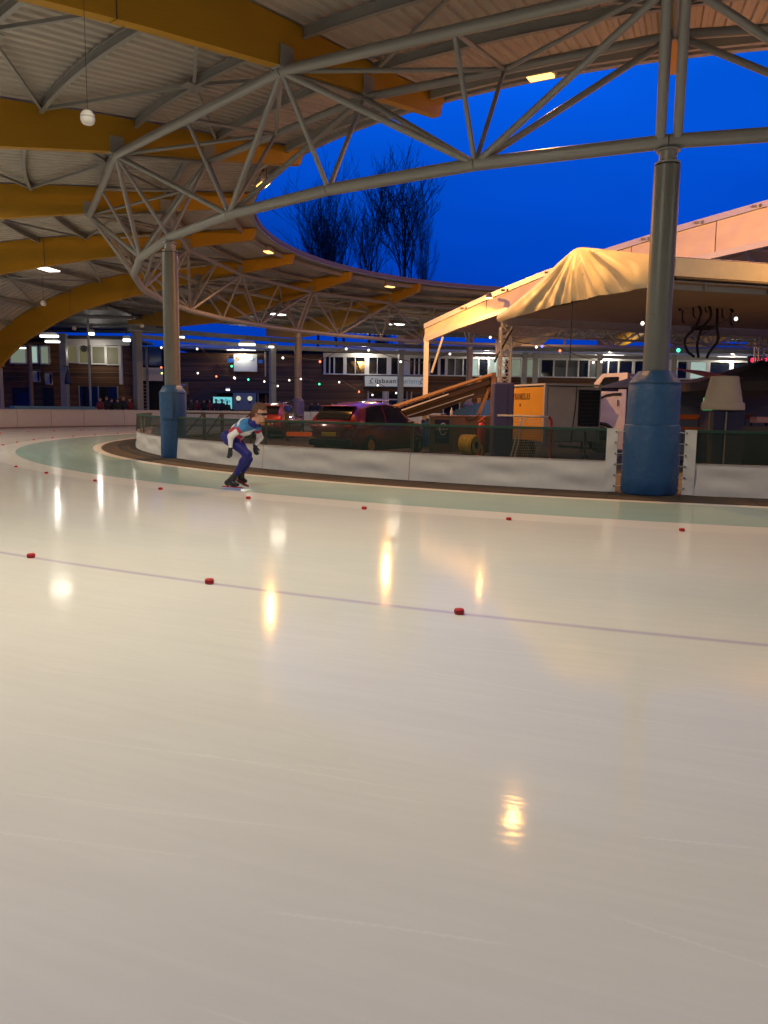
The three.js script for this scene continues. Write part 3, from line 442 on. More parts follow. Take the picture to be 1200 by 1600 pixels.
{ const l = (u, v, D, e) => { const q = new THREE.PointLight(new THREE.Color(1, 0.93, 0.82), e, 0, 2); q.position.copy(at(u, v + 12, D - 0.6)); q.shadow.radius = 5; scene.add(q); }; l(80, 528, 52, 4); l(207, 532, 57, 3); l(386, 537, 59, 2); l(150, 541, 61.4, 4); }  // the last light has no fitting; added to brighten the left pavilion
{ const p = at(137, 184, 11), o = thing('hanging_globe', 'white ball shaped loudspeaker hanging on a long thin wire', 'loudspeaker', p); mesh('globe_shell', lathe([[0, 0.095], [0.03, 0.094], [0.06, 0.08], [0.085, 0.045], [0.095, 0.005], [0.094, -0.03], [0.08, -0.065], [0.055, -0.085], [0, -0.09]], 28), M.white, o); mesh('globe_band', cyl(0.0965, 0.0965, 0.012, 0, -0.004, 0, 28), M.grey, o); mesh('wire', bar(V(0, 0.09, 0), V(0, 2.5, 0), 0.004, 5), M.wire, o); }
[[204, 474, 34, 'small white ball loudspeaker in front of the big yellow arch'], [222, 509, 45, 'tiny white ball loudspeaker below the second far arch'], [116, 513, 46, 'tiny pale loudspeaker under the arch at the left']].forEach(([u, v, D, l], i) => { const p = at(i === 0 ? 68 : u, v, D), o = thing('hanging_globe', l, 'loudspeaker', p); mesh('globe_shell', lathe([[0, 0.12], [0.08, 0.1], [0.12, 0.02], [0.11, -0.06], [0.06, -0.1], [0, -0.1]], 18), M.white, o); mesh('wire', bar(V(0, 0.1, 0), V(0, 1.1, 0), 0.008, 5), M.wire, o); });
{ const p = at(1185, 563, 52), o = thing('race_clock', 'red digital race clock under the far roof at the right edge', 'clock', p); mesh('clock_case', rbox(1.35, 0.55, 0.2, 0, 0, 0, 0.03), M.black, o); const t = canvasTex(256, 96, (c, w, h) => { c.fillStyle = '#000'; c.fillRect(0, 0, w, h); c.fillStyle = '#fff'; c.font = 'bold 82px monospace'; c.fillText('015', 0, 76); c.fillText('02', 152, 76); }), s = glow([1, 0.03, 0.08], 3, [0.02, 0, 0]); s.emissiveMap = t; const g = new THREE.PlaneGeometry(1.15, 0.42); g.translate(0, 0, 0.106); mesh('clock_display', g, s, o); }

// ---------------------------------------------------------------- infield: canopy, stage roof, trailers
const lattice = (a, b, w, r, parent, name, n, m = M.alu) => {         // square lattice truss from a to b
  const d = b.clone().sub(a), L = d.length(), u = d.clone().normalize(), s = Math.abs(u.y) > 0.9 ? V(1, 0, 0) : V(0, 1, 0).cross(u).normalize(), t = u.clone().cross(s).normalize(), c = (i, q) => a.clone().addScaledVector(u, q * L).addScaledVector(s, (i === 0 || i === 3 ? -1 : 1) * w / 2).addScaledVector(t, (i < 2 ? -1 : 1) * w / 2);
  for (let i = 0; i < 4; i++) mesh(name + '_tube', bar(c(i, 0), c(i, 1), r, 8), m, parent);
  for (let i = 0; i < 4; i++) { const g = []; for (let k = 0; k < n; k++) { const f = k % 2; g.push(bar(c(f ? i : (i + 1) % 4, k / n), c(f ? (i + 1) % 4 : i, (k + 1) / n), r * 0.55, 5)); } tag(mesh(name + '_lacing', g, m, parent), null, null, null, 'stuff'); }
};
const dir = V(0.965, 0, -0.262), gx = W(3.05, 0, 21.6), gf = W(5.6, 0, 15.8);
{
  const o = thing('canopy', 'large pale canopy with a draped canvas gable lit orange beside the near column', 'canopy', W(0, 0, 0));
  const e = gf.clone().sub(gx), nrm = V(-0.915, 0, 0.40), pk = 0.52, P = 5.1, base = (a, y) => gx.clone().addScaledVector(e, a).setY(y);
  const topY = (a) => { const x = Math.sqrt((a - pk) * (a - pk) + 0.0016) - 0.04; return a < pk ? P - (P - 3.95) * (1 - Math.pow(Math.max(0, 1 - x / (pk - 0.038)), 1.25)) : mix(P, 4.4, Math.min(1, Math.pow(x / (1 - pk - 0.037), 0.95))); }, botY = (a) => mix(3.74, 3.88, a) + 0.1 * Math.sin(Math.PI * a);
  const rings = []; for (let i = 0; i <= 110; i++) { const a = i / 110, r = []; for (let j = 0; j <= 26; j++) { const q = j / 26, y = mix(topY(a), botY(a), q), dx = (a - pk) * 6.3, dy = P - y + 0.1, ph = Math.atan2(dx, dy), ds = Math.hypot(dx, dy), w = sstep(0.15, 1.0, ds) * (1 - 0.55 * sstep(2, 3.4, ds)), f = Math.sin(ph * 11 + 0.7 + 0.6 * ds) * 0.6 + Math.sin(ph * 27 + 2 + ds) * 0.4 + Math.sin(ph * 43 + ds * 3) * 0.22 + 0.35 * Math.sin(dx * 5 + dy * 3) * q + 0.2 * Math.sin(dx * 13 - dy * 9) * q; r.push(base(a, y).addScaledVector(nrm, 0.062 * w * f + 0.12 * q * (1 - q) * 2 + 0.03)); } rings.push(r); }
  mesh('draped_canvas', loft(rings, false, false, 1.2), M.canvas, o);
  const L = 10.5, rail = (a, y, k) => base(a, y).addScaledVector(dir, k * L), slope = (a0, y0, a1, y1) => { const r = []; for (let k = 0; k <= 14; k++) { const c = []; for (let j = 0; j <= 6; j++) { const q = j / 6; c.push(rail(mix(a0, a1, q), mix(y0, y1, q) - 0.12 * Math.sin(Math.PI * q) * (0.4 + 0.6 * Math.abs(Math.sin(k * 0.9))), k / 14)); } r.push(c); } return loft(r, false, false, 1); };
  mesh('roof_sheet', slope(pk, P - 0.02, 1.0, 4.41), M.banner, o); mesh('roof_sheet', slope(0, 3.93, pk, P - 0.03), M.banner, o);
  const val = (a, y0, y1) => { const r = []; for (let k = 0; k <= 40; k++) { const c = []; for (let j = 0; j <= 5; j++) c.push(rail(a, mix(y0, y1, j / 5), k / 40).addScaledVector(nrm, -0.04 - 0.012 * Math.sin(k * 1.7 + j) )); r.push(c); } return loft(r, false, false, 1); };
  mesh('valance', val(1.0, 4.4, 3.93), M.white, o); mesh('valance', val(0, 3.92, 3.62), M.white, o);
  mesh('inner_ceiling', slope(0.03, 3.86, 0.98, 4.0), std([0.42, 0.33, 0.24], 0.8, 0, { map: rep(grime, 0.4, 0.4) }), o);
  mesh('eaves_rail', bar(rail(1.01, 3.99, 0), rail(1.01, 3.99, 1), 0.045, 8), M.black, o); mesh('lower_rail', beam(rail(0.99, 3.84, 0), rail(0.99, 3.84, 1), 0.07, 0.1), M.grey, o);
  for (let k = 0; k < 7; k++) mesh('rail_clamp', box(0.03, 0.12, 0.08, ...rail(1.0, 3.86, (k + 0.5) / 7).toArray()), M.grey, o);
  lattice(rail(0.04, 3.5, 0), rail(0.04, 3.5, 1), 0.26, 0.022, o, 'truss', 46);
  for (const [k, l] of [[0.008, 1], [0.79, 2]]) lattice(rail(0.03, k < 0.1 ? 2.1 : 0, k), rail(0.03, 3.6, k), 0.28, 0.026, o, 'tower', k < 0.1 ? 9 : 18);
  mesh('tower_brace', bar(base(-0.03, 2.7), base(0.1, 3.5), 0.03), M.darksteel, o); mesh('hanging_rope', bar(base(0.5, 3.9), base(0.5, 2.4), 0.012), M.black, o);
}
{ const p = at(785, 642, 21.35); p.y = -0.02; const o = thing('tower_pad', 'tall blue purple pad round the foot of the truss tower', 'pad', p); mesh('pad_body', rbox(0.54, 2.14, 0.5, 0, 1.07, 0, 0.05), M.purple, o); mesh('pad_seam', box(0.012, 2.0, 0.02, 0.1, 1.05, 0.25), M.navy, o); }
{
  const o = thing('stage_roof', 'long arched stage roof with a banner fascia glowing orange behind the canopy', 'stage roof', W(0, 0, 0));
  const A = W(1.75, 0, 33), E = W(12.8, 0, 26).sub(A), back = V(0.535, 0, -0.845), p = (s, y, k = 0) => A.clone().addScaledVector(E, s).addScaledVector(back, k).setY(y);
  const tt = [[-0.016, 4.9], [0.1, 5.44], [0.2, 5.9], [0.36, 6.55], [0.55, 7.2], [0.742, 7.74], [0.951, 8.24], [1.2, 8.6], [1.5, 8.75], [1.9, 8.5]], bb = [[-0.016, 4.13], [0.1, 4.62], [0.225, 5.05], [0.4, 5.57], [0.6, 6.07], [0.79, 6.47], [0.959, 6.79], [1.2, 7.1], [1.5, 7.3], [1.9, 7.2]];
  const N = 60, S = (k) => mix(-0.016, 1.9, k / N), strip = (f0, f1, k0, k1) => { const r = []; for (let i = 0; i <= N; i++) { const s = S(i); r.push([p(s, f0(s), k0), p(s, f1(s), k0), p(s, f1(s), k1), p(s, f0(s), k1)]); } return loft(r, true, true, 0.4); };
  const top = (s) => interp(tt, s), bot = (s) => interp(bb, s);
  for (let j = 0; j < 9; j++) { const s0 = mix(-0.016, 1.9, j / 9), s1 = mix(-0.016, 1.9, (j + 1) / 9), r = []; for (let i = 0; i <= 10; i++) { const s = mix(s0 + 0.001, s1 - 0.001, i / 10), c = []; for (let q = 0; q <= 6; q++) c.push(p(s, mix(top(s) - 0.22, bot(s) + 0.2, q / 6), -0.01 + 0.02 * Math.sin(i * 1.9 + q * 0.7 + j))); r.push(c); } mesh('banner_panel', loft(r, false, false, 1), M.banner, o); }
  mesh('top_rail', strip(top, (s) => top(s) - 0.2, -0.06, 0.14), M.alu, o); mesh('bottom_rail', strip((s) => bot(s) + 0.19, bot, -0.06, 0.14), M.alu, o);
  for (let k = 1; k < 14; k++) { const s = S(k * 4.2); mesh('rail_clamp', [box(0.14, 0.07, 0.05, ...p(s, top(s) - 0.1, -0.09).toArray()), box(0.05, 0.1, 0.05, ...p(s + 0.014, top(s) - 0.1, -0.09).toArray())], M.darksteel, o); }
  { const r = []; for (let i = 0; i <= 30; i++) { const s = S(i * 2); r.push([0, 2.4, 4.8, 7.2].map((k) => p(s, top(s) - 0.03 - 0.06 * Math.sin(k), k))); } mesh('roof_membrane', loft(r, false, false, 1), M.banner, o); }
  mesh('back_rail', strip(top, (s) => bot(s), 7.1, 7.25), M.white, o);
  for (const s of [0.3, 0.6, 0.9, 1.2, 1.5]) { mesh('rafter', bar(p(s, bot(s) + 0.1, 0.1), p(s, bot(s) + 0.1, 7.1), 0.05), M.white, o); mesh('cross_brace', bar(p(s, bot(s) + 0.12, 0.1), p(s + 0.3, bot(s + 0.3) + 0.1, 7.1), 0.035), M.white, o); }
  mesh('end_post', beam(p(-0.01, -0.02, 0.04), p(-0.01, 4.2, 0.04), 0.2, 0.2), M.alu, o); mesh('end_brace', bar(p(0.05, 4.35, 0.02), p(0.012, 2.9, 0.02), 0.05), M.alu, o);
  mesh('far_post', beam(p(1.88, -0.02, 0.04), p(1.88, 7.2, 0.04), 0.25, 0.25), M.alu, o); for (const s of [0.0, 1.86]) mesh('back_post', beam(p(s, -0.02, 7.2), p(s, bot(s), 7.2), 0.2, 0.2), M.alu, o);
}
{ const q = at(764, 465, 30.6), o = thing('stage_lamp', 'small amber lamp clamped to the fascia of the stage roof', 'lamp', q); mesh('lamp_housing', [new THREE.CylinderGeometry(0.1, 0.13, 0.16, 18).translate(0, 0.07, 0), box(0.05, 0.1, 0.4, 0, 0.17, -0.2)], M.darksteel, o); mesh('lamp_lens', cyl(0.12, 0.12, 0.03, 0, -0.03, 0, 18), glow([1, 0.62, 0.18], 14), o); const l = new THREE.SpotLight(new THREE.Color(1, 0.48, 0.1), 85, 0, 1.5, 0.5, 2); l.position.copy(q).add(V(-0.05, -0.06, 0.12)); l.target.position.copy(q).add(V(-1.2, -2.6, -0.2)); l.shadow.radius = 4; scene.add(l, l.target); }
{ // dark bent iron arms hanging under the canopy
  const c = at(1100, 505, 19), o = thing('hanging_iron_frame', 'dark wrought iron frame of three bent arms hanging under the canopy', 'hanging frame', c), m = (u, v) => V((u - 1100) * 19 / F, (505 - v) * 19 / F, 0);
  for (const l of [[[1066, 485], [1070, 476], [1082, 476], [1088, 490], [1086, 512], [1078, 528], [1080, 545], [1084, 556]], [[1099, 470], [1102, 482], [1104, 496], [1099, 512], [1098, 534], [1097, 556]], [[1140, 488], [1138, 476], [1126, 475], [1117, 492], [1114, 515], [1122, 530], [1118, 546], [1112, 556]]]) mesh('bent_arm', tube(l.map(([u, v], i) => m(u, v).setZ(0.25 * Math.sin(i * 1.3 + l[0][0]))), 0.032, 50, 8), M.black, o);
  mesh('cross_ring', [new THREE.TorusGeometry(0.26, 0.03, 8, 30).rotateX(Math.PI / 2).translate(0, -0.11, 0)], M.black, o);
  for (const [u, v] of [[1066, 486], [1140, 489], [1100, 470], [1082, 478], [1126, 478]]) { mesh('hook', [bar(m(u, v), m(u + 1, v + 16), 0.02, 6), bar(m(u + 1, v + 16), m(u + 4, v + 19), 0.018, 6)], M.black, o); }
  mesh('chain', bar(V(0, 0.54, 0), V(0, 0.95, 0), 0.02), M.black, o);
}
const turn = (dx, df) => Math.atan2(df, dx);
{ // vending trailer
  const c = W(4.45, -0.02, 22), o = thing('catering_trailer', 'low catering trailer with a yellow side and a cream end wall', 'trailer', c, turn(0.944, 0.33)), L = 2.65, w = 1.77, y0 = 0.5, y1 = 2.13;
  mesh('body', rbox(w - 0.04, y1 - y0 - 0.08, L - 0.04, w / 2, (y0 + y1) / 2, -L / 2, 0.03), M.white, o);
  const side = new THREE.PlaneGeometry(L - 0.16, y1 - y0 - 0.16); side.rotateY(-Math.PI / 2); side.translate(-0.012, (y0 + y1) / 2, -L / 2); mesh('yellow_side', [box(0.02, y1 - y0 - 0.12, L - 0.14, 0.0, (y0 + y1) / 2, -L / 2)], M.yellow, o);
  mesh('end_wall', rbox(w - 0.16, y1 - y0 - 0.12, 0.03, w / 2, (y0 + y1) / 2, 0.002, 0.01), std([0.66, 0.6, 0.53], 0.45, 0, { map: rep(grime, 1, 1) }), o);
  mesh('corner_post', [box(0.08, y1 - y0, 0.08, 0, (y0 + y1) / 2, 0)], M.alu, o); mesh('corner_post', [box(0.06, y1 - y0, 0.06, 0, (y0 + y1) / 2, -L)], M.alu, o); mesh('corner_post', [box(0.06, y1 - y0, 0.06, w, (y0 + y1) / 2, 0)], M.alu, o);
  mesh('roof_edge', [box(w + 0.08, 0.05, L + 0.08, w / 2, y1 + 0.01, -L / 2)], M.white, o);
  const t = canvasTex(512, 192, (g, W2, H2) => { g.fillStyle = '#241405'; g.font = 'bold 76px serif'; g.save(); g.scale(0.8, 1.1); g.fillText('SNITKOMELAS', 20, 84); g.restore(); g.beginPath(); for (let i = 0; i < 10; i++) { const r = i % 2 ? 9 : 24, a = i * Math.PI / 5 - 1.57; g.lineTo(280 + r * Math.cos(a), 150 + r * Math.sin(a)); } g.fill(); });
  const lm = std([1, 1, 1], 0.6, 0, { map: t, transparent: true }), lg = new THREE.PlaneGeometry(1.5, 0.56); lg.rotateY(-Math.PI / 2); lg.translate(-0.016, 1.72, -1.45); mesh('lettering', lg, lm, o);
  { const b = mesh('menu_board', rbox(0.68, 1.02, 0.05, 1.4, 1.5, 0.05, 0.015), M.black, o); for (let k = 0; k < 9; k++) mesh('menu_slat', box(0.6, 0.012, 0.01, 1.4, 1.06 + 0.11 * k, 0.08), M.darksteel, b); }
  mesh('power_cable', tube([V(0.98, y1, 0.04), V(0.96, 1.6, 0.05), V(0.9, 1.0, 0.05), V(0.84, 0.5, 0.06)], 0.012, 20, 5), M.black, o);
  for (const z of [-1.0, -1.6]) mesh('wheel', [new THREE.CylinderGeometry(0.28, 0.28, 0.18, 22).rotateZ(Math.PI / 2).translate(0.08, 0.28, z)], M.rubber, o);
  mesh('drawbar', [beam(V(0.5, 0.42, 0), V(0.9, 0.4, 0.9), 0.07, 0.07)], M.darksteel, o); mesh('jockey_wheel', [bar(V(1.05, 0.1, 0.5), V(1.02, 0.85, 0.5), 0.03), new THREE.TorusGeometry(0.08, 0.03, 8, 14).translate(1.05, 0.1, 0.5)], M.darksteel, o);
}
{ // lorry cab
  const D = 27, c = at(928, 650, D); c.y = -0.02; const o = thing('lorry_cab', 'white lorry cab with a dark curved stripe on its door', 'lorry', c, -0.5), m = (u, v) => [(u - 928) * D / F, (650 - v) * D / F + 1.27];
  const s = new THREE.Shape([[928, 700], [927, 601], [939, 587], [975, 585.5], [976, 700]].map((q) => new THREE.Vector2(...m(...q)))), hole = new THREE.Path([[933, 613], [933, 604], [942, 591.5], [964, 591], [964, 613]].map((q) => new THREE.Vector2(...m(...q)))); s.holes.push(hole);
  const ex = (sh, d) => new THREE.ExtrudeGeometry(sh, { depth: d, bevelEnabled: true, bevelSize: 0.015, bevelThickness: 0.015, bevelSegments: 2 });
  mesh('door_side', ex(s, 0.06), M.white, o); const s2 = new THREE.Shape([[928, 700], [927, 601], [939, 587], [975, 585.5], [976, 700]].map((q) => new THREE.Vector2(...m(...q)))); mesh('cab_body', ex(s2, 1.9).translate(0, 0, -2.05), M.darksteel, o); mesh('roof_skin', [beam(V(...m(941, 587), -2), V(...m(941, 587), 0), 0.1, 0.02)], M.white, o);
  mesh('door_window', quad(V(...m(933, 613), 0.02), V(...m(964, 613), 0.02), V(...m(964, 591), 0.02), V(...m(940, 592), 0.02)), M.glassdark, o);
  { const pts = [[929, 630], [936, 624], [946, 619], [956, 617], [969, 616.5]].map((q) => V(...m(...q), 0.085)), r = pts.map((p, i) => [p.clone().add(V(0, -0.03 - 0.008 * i, 0)), p.clone().add(V(0, 0.035, 0)), p.clone().add(V(0, 0.035, 0.008)), p.clone().add(V(0, -0.03 - 0.008 * i, 0.008))]); mesh('door_stripe', loft(r), M.black, o); }
  mesh('door_handle', [rbox(0.03, 0.2, 0.04, ...m(964, 630), 0.1, 0.01)], M.black, o); mesh('wheel_arch', [new THREE.TorusGeometry(0.5, 0.06, 8, 20, Math.PI).translate(m(940, 0)[0], 0.5, 0.08)], M.black, o); mesh('wheel', [new THREE.CylinderGeometry(0.45, 0.45, 0.25, 26).rotateX(Math.PI / 2).translate(m(940, 0)[0], 0.46, -0.05)], M.rubber, o);
  mesh('side_mirror', rbox(0.12, 0.3, 0.06, m(930, 0)[0] - 0.1, m(0, 606)[1], 0.2, 0.02), M.black, o); mesh('exhaust_stack', [cyl(0.07, 0.07, 1.6, m(980, 0)[0], 1.0, -0.2, 16), cyl(0.1, 0.1, 0.08, m(980, 0)[0], 1.12, -0.2, 16)], M.chrome, o);
}
{ // canvas-side heap and roof things behind the trailer
  const p = at(845, 597, 27), o = thing('covered_load', 'dark covered load on a cart behind the yellow trailer', 'load', V(p.x, 1.9, p.z)); const r = []; for (let k = 0; k <= 10; k++) { const a = k / 10, h = 0.12 + 0.14 * Math.sin(a * 9) * 0.5 + 0.18 * Math.sin(a * Math.PI); r.push([V(-1.6 + 3.4 * a, -0.15, 0.5), V(-1.6 + 3.4 * a, h, 0.3), V(-1.6 + 3.4 * a, h + 0.05 * Math.sin(k), -0.3), V(-1.6 + 3.4 * a, -0.15, -0.5)]); } mesh('cover_sheet', loft(r, true, true, 0.9), M.darkcloth, o); mesh('cart_bed', box(3.4, 0.08, 1.1, 0.1, -0.2, 0), M.darksteel, o); for (const x of [-1.4, 1.5]) mesh('cart_leg', box(0.08, 1.7, 0.08, x, -1.06, 0), M.darksteel, o);
}
// sloping timber roof with the blue hut under it
{
  const D = 29, o = thing('sloping_timber_roof', 'long sloping timber roof rising right behind the red car', 'lean-to roof', W(0, 0, D)), m = (u, v, z = 0) => { const p = at(u, v, D); return V(p.x, p.y, z); };
  const slab = (a, b, z0, z1, t) => { const p = m(...a), q = m(...b); return loft([p, q].map((x) => [V(x.x, x.y, z0), V(x.x, x.y + t, z0), V(x.x, x.y + t, z1), V(x.x, x.y, z1)])); };
  mesh('roof_board', slab([600, 645], [766, 589], 0.1, -4.6, 0.06), M.timber, o); mesh('verge_board', slab([604, 640], [768, 586.5], 0.16, 0.1, 0.09), std([0.42, 0.24, 0.09], 0.5, 0, { map: rep(grain, 0.5, 2) }), o);
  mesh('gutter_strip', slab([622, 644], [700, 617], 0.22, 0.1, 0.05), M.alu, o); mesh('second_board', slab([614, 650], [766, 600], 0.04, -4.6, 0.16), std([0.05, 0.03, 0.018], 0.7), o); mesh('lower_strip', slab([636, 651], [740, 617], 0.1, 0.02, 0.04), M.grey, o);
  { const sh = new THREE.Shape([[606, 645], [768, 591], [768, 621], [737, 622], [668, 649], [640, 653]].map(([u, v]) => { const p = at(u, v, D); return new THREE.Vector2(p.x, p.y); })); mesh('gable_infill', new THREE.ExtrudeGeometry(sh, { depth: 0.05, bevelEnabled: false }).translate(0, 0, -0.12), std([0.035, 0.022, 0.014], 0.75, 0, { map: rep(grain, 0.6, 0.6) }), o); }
  for (let k = 0; k < 6; k++) mesh('rafter', slab([608, 648], [766, 596], -0.4 - 0.8 * k, -0.48 - 0.8 * k, 0.1), M.timber, o);
  mesh('timber_post', beam(m(771, 586, 0).setY(2.75), m(771, 640, 0).setY(-0.02), 0.18, 0.18), M.timber, o); mesh('timber_strut', beam(m(744, 658, -0.1), m(766, 604, -0.1), 0.16, 0.12), M.timber, o); mesh('back_post', beam(m(771, 586, -4.4).setY(2.7), m(771, 640, -4.4).setY(-0.02), 0.16, 0.16), M.timber, o);
  const h = thing('blue_hut', 'bright blue board wall under the sloping timber roof', 'hut', V(at(722, 640, 31).x, -0.02, -31)); for (let k = 0; k < 17; k++) { const x = -1.6 + 0.19 * k + 0.095, y = clamp(0.95 + (x + 1.6) * 0.33, 0.9, 1.95); mesh('wall_board', box(0.184, y, 0.05, x, y / 2, 0.003 * (k % 3)), M.blue, h); } mesh('wall_rail', box(3.2, 0.1, 0.05, 0, 0.5, -0.06), M.navy, h);
}
{ // serving counter with banner
  const D = 24.8, p = at(718, 650, D), o = thing('serving_counter', 'timber serving counter with a dark blue banner behind the fence', 'counter', V(p.x, -0.02, p.z), -0.04);
  mesh('counter_top', rbox(1.95, 0.05, 0.6, 0, 1.2, 0, 0.01), M.timber, o); for (let k = 0; k < 10; k++) mesh('front_board', box(0.178, 1.1, 0.03, -0.83 + 0.185 * k, 0.62, 0.26 + 0.004 * (k % 2)), std([0.11 + 0.03 * (k % 3), 0.085, 0.055], 0.7), o);
  mesh('end_board', box(0.03, 1.1, 0.5, -0.93, 0.62, 0), M.timber, o); mesh('end_board', box(0.03, 1.1, 0.5, 0.93, 0.62, 0), M.timber, o);
  const t = canvasTex(256, 384, (g, w, h) => { g.fillStyle = '#0a1a3a'; g.fillRect(0, 0, w, h); g.strokeStyle = '#c8c8c4'; g.lineWidth = 15; g.beginPath(); g.ellipse(148, 150, 62, 96, 0.0, 0.5, 5.9); g.stroke(); g.fillStyle = '#d2d2cc'; g.font = 'bold 58px serif'; g.fillText('CROWN', 12, 170); g.fillStyle = '#3b6a9a'; g.fillRect(40, 282, 180, 12); });
  const g = new THREE.PlaneGeometry(0.44, 0.72); g.translate(-0.55, 0.72, 0.30); mesh('banner_face', g, std([0.9, 0.9, 0.9], 0.7, 0, { map: t }), o); mesh('banner_backing', box(0.45, 0.74, 0.012, -0.55, 0.72, 0.29), M.navy, o);
  mesh('bottle', lathe([[0, 0], [0.04, 0], [0.04, 0.14], [0.015, 0.2], [0.015, 0.24], [0, 0.24]], 12).translate(-0.26, 1.225, 0.1), M.white, o); mesh('loose_rope', tube([V(0.1, 1.24, 0.2), V(0.3, 1.1, 0.33), V(0.5, 1.2, 0.33), V(0.62, 1.28, 0.25)], 0.018, 24, 6), M.rope, o);
}
{ const p = at(735, 694, 23.7), o = thing('hose_coil', 'coil of yellow hose standing on the ground behind the mesh', 'hose', V(p.x, 0.33, p.z), 0.9); for (let k = 0; k < 8; k++) mesh('hose_turn', new THREE.TorusGeometry(0.29 - 0.012 * (k % 2), 0.032, 10, 44).rotateX(0.03 * (k - 4)).rotateY(0.02 * (k % 3)).translate(0, 0, 0.052 * (k - 4)), M.hose, o); mesh('hose_end', tube([V(0.29, 0, 0.2), V(0.3, -0.2, 0.24), V(0.15, -0.31, 0.28), V(-0.1, -0.32, 0.3)], 0.03, 24, 8), M.hose, o); mesh('reel_drum', new THREE.CylinderGeometry(0.2, 0.2, 0.4, 26, 1, true).rotateX(Math.PI / 2), M.black, o); mesh('reel_flange', new THREE.RingGeometry(0.11, 0.25, 30).translate(0, 0, 0.215), std([0.35, 0.33, 0.08], 0.5), o); }
{ const p = at(752, 672, 24.3), o = thing('gas_cylinder', 'red cylinder with an orange valve beside the timber post', 'cylinder', V(p.x, -0.02, p.z)); mesh('cylinder_body', lathe([[0, 0], [0.12, 0.01], [0.125, 0.85], [0.09, 0.98], [0.04, 1.02], [0, 1.02]], 18), M.red, o); mesh('valve', [bar(V(-0.1, 1.05, 0), V(0.12, 1.22, 0.02), 0.015), bar(V(0.1, 1.05, 0), V(-0.08, 1.2, 0.02), 0.015)], M.orange, o); }
{ // hockey goal
  const D = 21.1, a = at(777, 648, D), b = at(857, 650, D), o = thing('hockey_goal', 'ice hockey goal with red posts stored behind the fence', 'goal', V((a.x + b.x) / 2, -0.02, -D)), w = (b.x - a.x) / 2, h = a.y + 0.0;
  mesh('crossbar', bar(V(-w, h, 0), V(w, h - 0.02, 0), 0.03, 12), M.white, o); mesh('goal_post', tube([V(w, h - 0.02, 0), V(w + 0.07, h - 0.08, 0), V(w + 0.09, h - 0.25, 0), V(w + 0.09, 0, 0)], 0.035, 24, 10), M.red, o); mesh('goal_post', bar(V(-w + 0.22, 0, -0.1), V(-w + 0.22, h, -0.1), 0.03, 10), M.red, o); mesh('base_frame', tube([V(-w, 0.03, 0), V(-w * 0.8, 0.03, -0.8), V(w * 0.8, 0.03, -0.8), V(w + 0.09, 0.03, 0)], 0.025, 30, 8), M.red, o);
  const g = []; for (let i = 0; i <= 24; i++) { const x = mix(-w, w, i / 24); g.push(bar(V(x, h - 0.03, 0), V(x * 0.9 - 0.04, 0.04, -0.75), 0.004, 4)); } for (let j = 0; j <= 16; j++) { const q = j / 16; g.push(bar(V(mix(-w, -w * 0.9 - 0.04, q), mix(h - 0.03, 0.04, q), -0.75 * q), V(mix(w, w * 0.9 - 0.04, q), mix(h - 0.03, 0.04, q), -0.75 * q), 0.004, 4)); } tag(mesh('goal_net', g, M.white, o), null, null, null, 'stuff');
  mesh('leaning_bar', bar(V(-0.35, 0, 0.15), V(-0.05, h - 0.05, 0.02), 0.022), M.alu, o); mesh('leaning_bar', bar(V(-0.24, 0, 0.15), V(0.04, h - 0.05, 0.02), 0.022), M.alu, o);
}
{ // giant flower pot on a barrel, and its smaller companion
  const pot = (l, u, D, k, m) => { const p = at(u, 640, D), o = thing('flowerpot_shade', l, 'pot', V(p.x, 0, p.z)); mesh('pot_body', lathe([[0, 2.24], [0.29, 2.24], [0.305, 2.235], [0.43, 1.63], [0.425, 1.6]].map(([r, y]) => [r * k, y]), 48), m, o); mesh('pot_rim', lathe([[0.43, 1.64], [0.47, 1.635], [0.48, 1.47], [0.45, 1.465]].map(([r, y]) => [r * k, y]), 48), m, o); return o; };
  pot('big cream upturned flower pot standing on a dark blue barrel', 1129, 18.5, 1, std([0.62, 0.56, 0.45], 0.55, 0, { map: rep(grime, 1, 1) })); pot('smaller mauve upturned flower pot at the right edge', 1171, 26, 0.48, std([0.42, 0.33, 0.38], 0.6, 0, { map: rep(grime, 1, 1) }));
  const p = at(1129, 640, 18.5), o = thing('dark_barrel', 'dark blue square stand under the big cream pot', 'stand', V(p.x, -0.02, p.z)); mesh('stand_body', rbox(0.78, 1.46, 0.7, 0, 0.74, 0, 0.03), M.navy, o); mesh('stand_edge', box(0.03, 1.4, 0.03, -0.06, 0.74, 0.36), M.steel, o); mesh('stand_post', box(0.08, 1.42, 0.08, -0.39, 0.72, 0.33), M.darksteel, o);
  const q = at(1171, 640, 26), s = thing('bar_table', 'thin white stand under the smaller mauve pot', 'stand', V(q.x, -0.02, q.z)); mesh('stand_stem', cyl(0.06, 0.06, 1.48, 0, 0, 0, 14), M.white, s); mesh('stand_foot', cyl(0.25, 0.25, 0.04, 0, 0, 0, 20), M.darksteel, s);
}
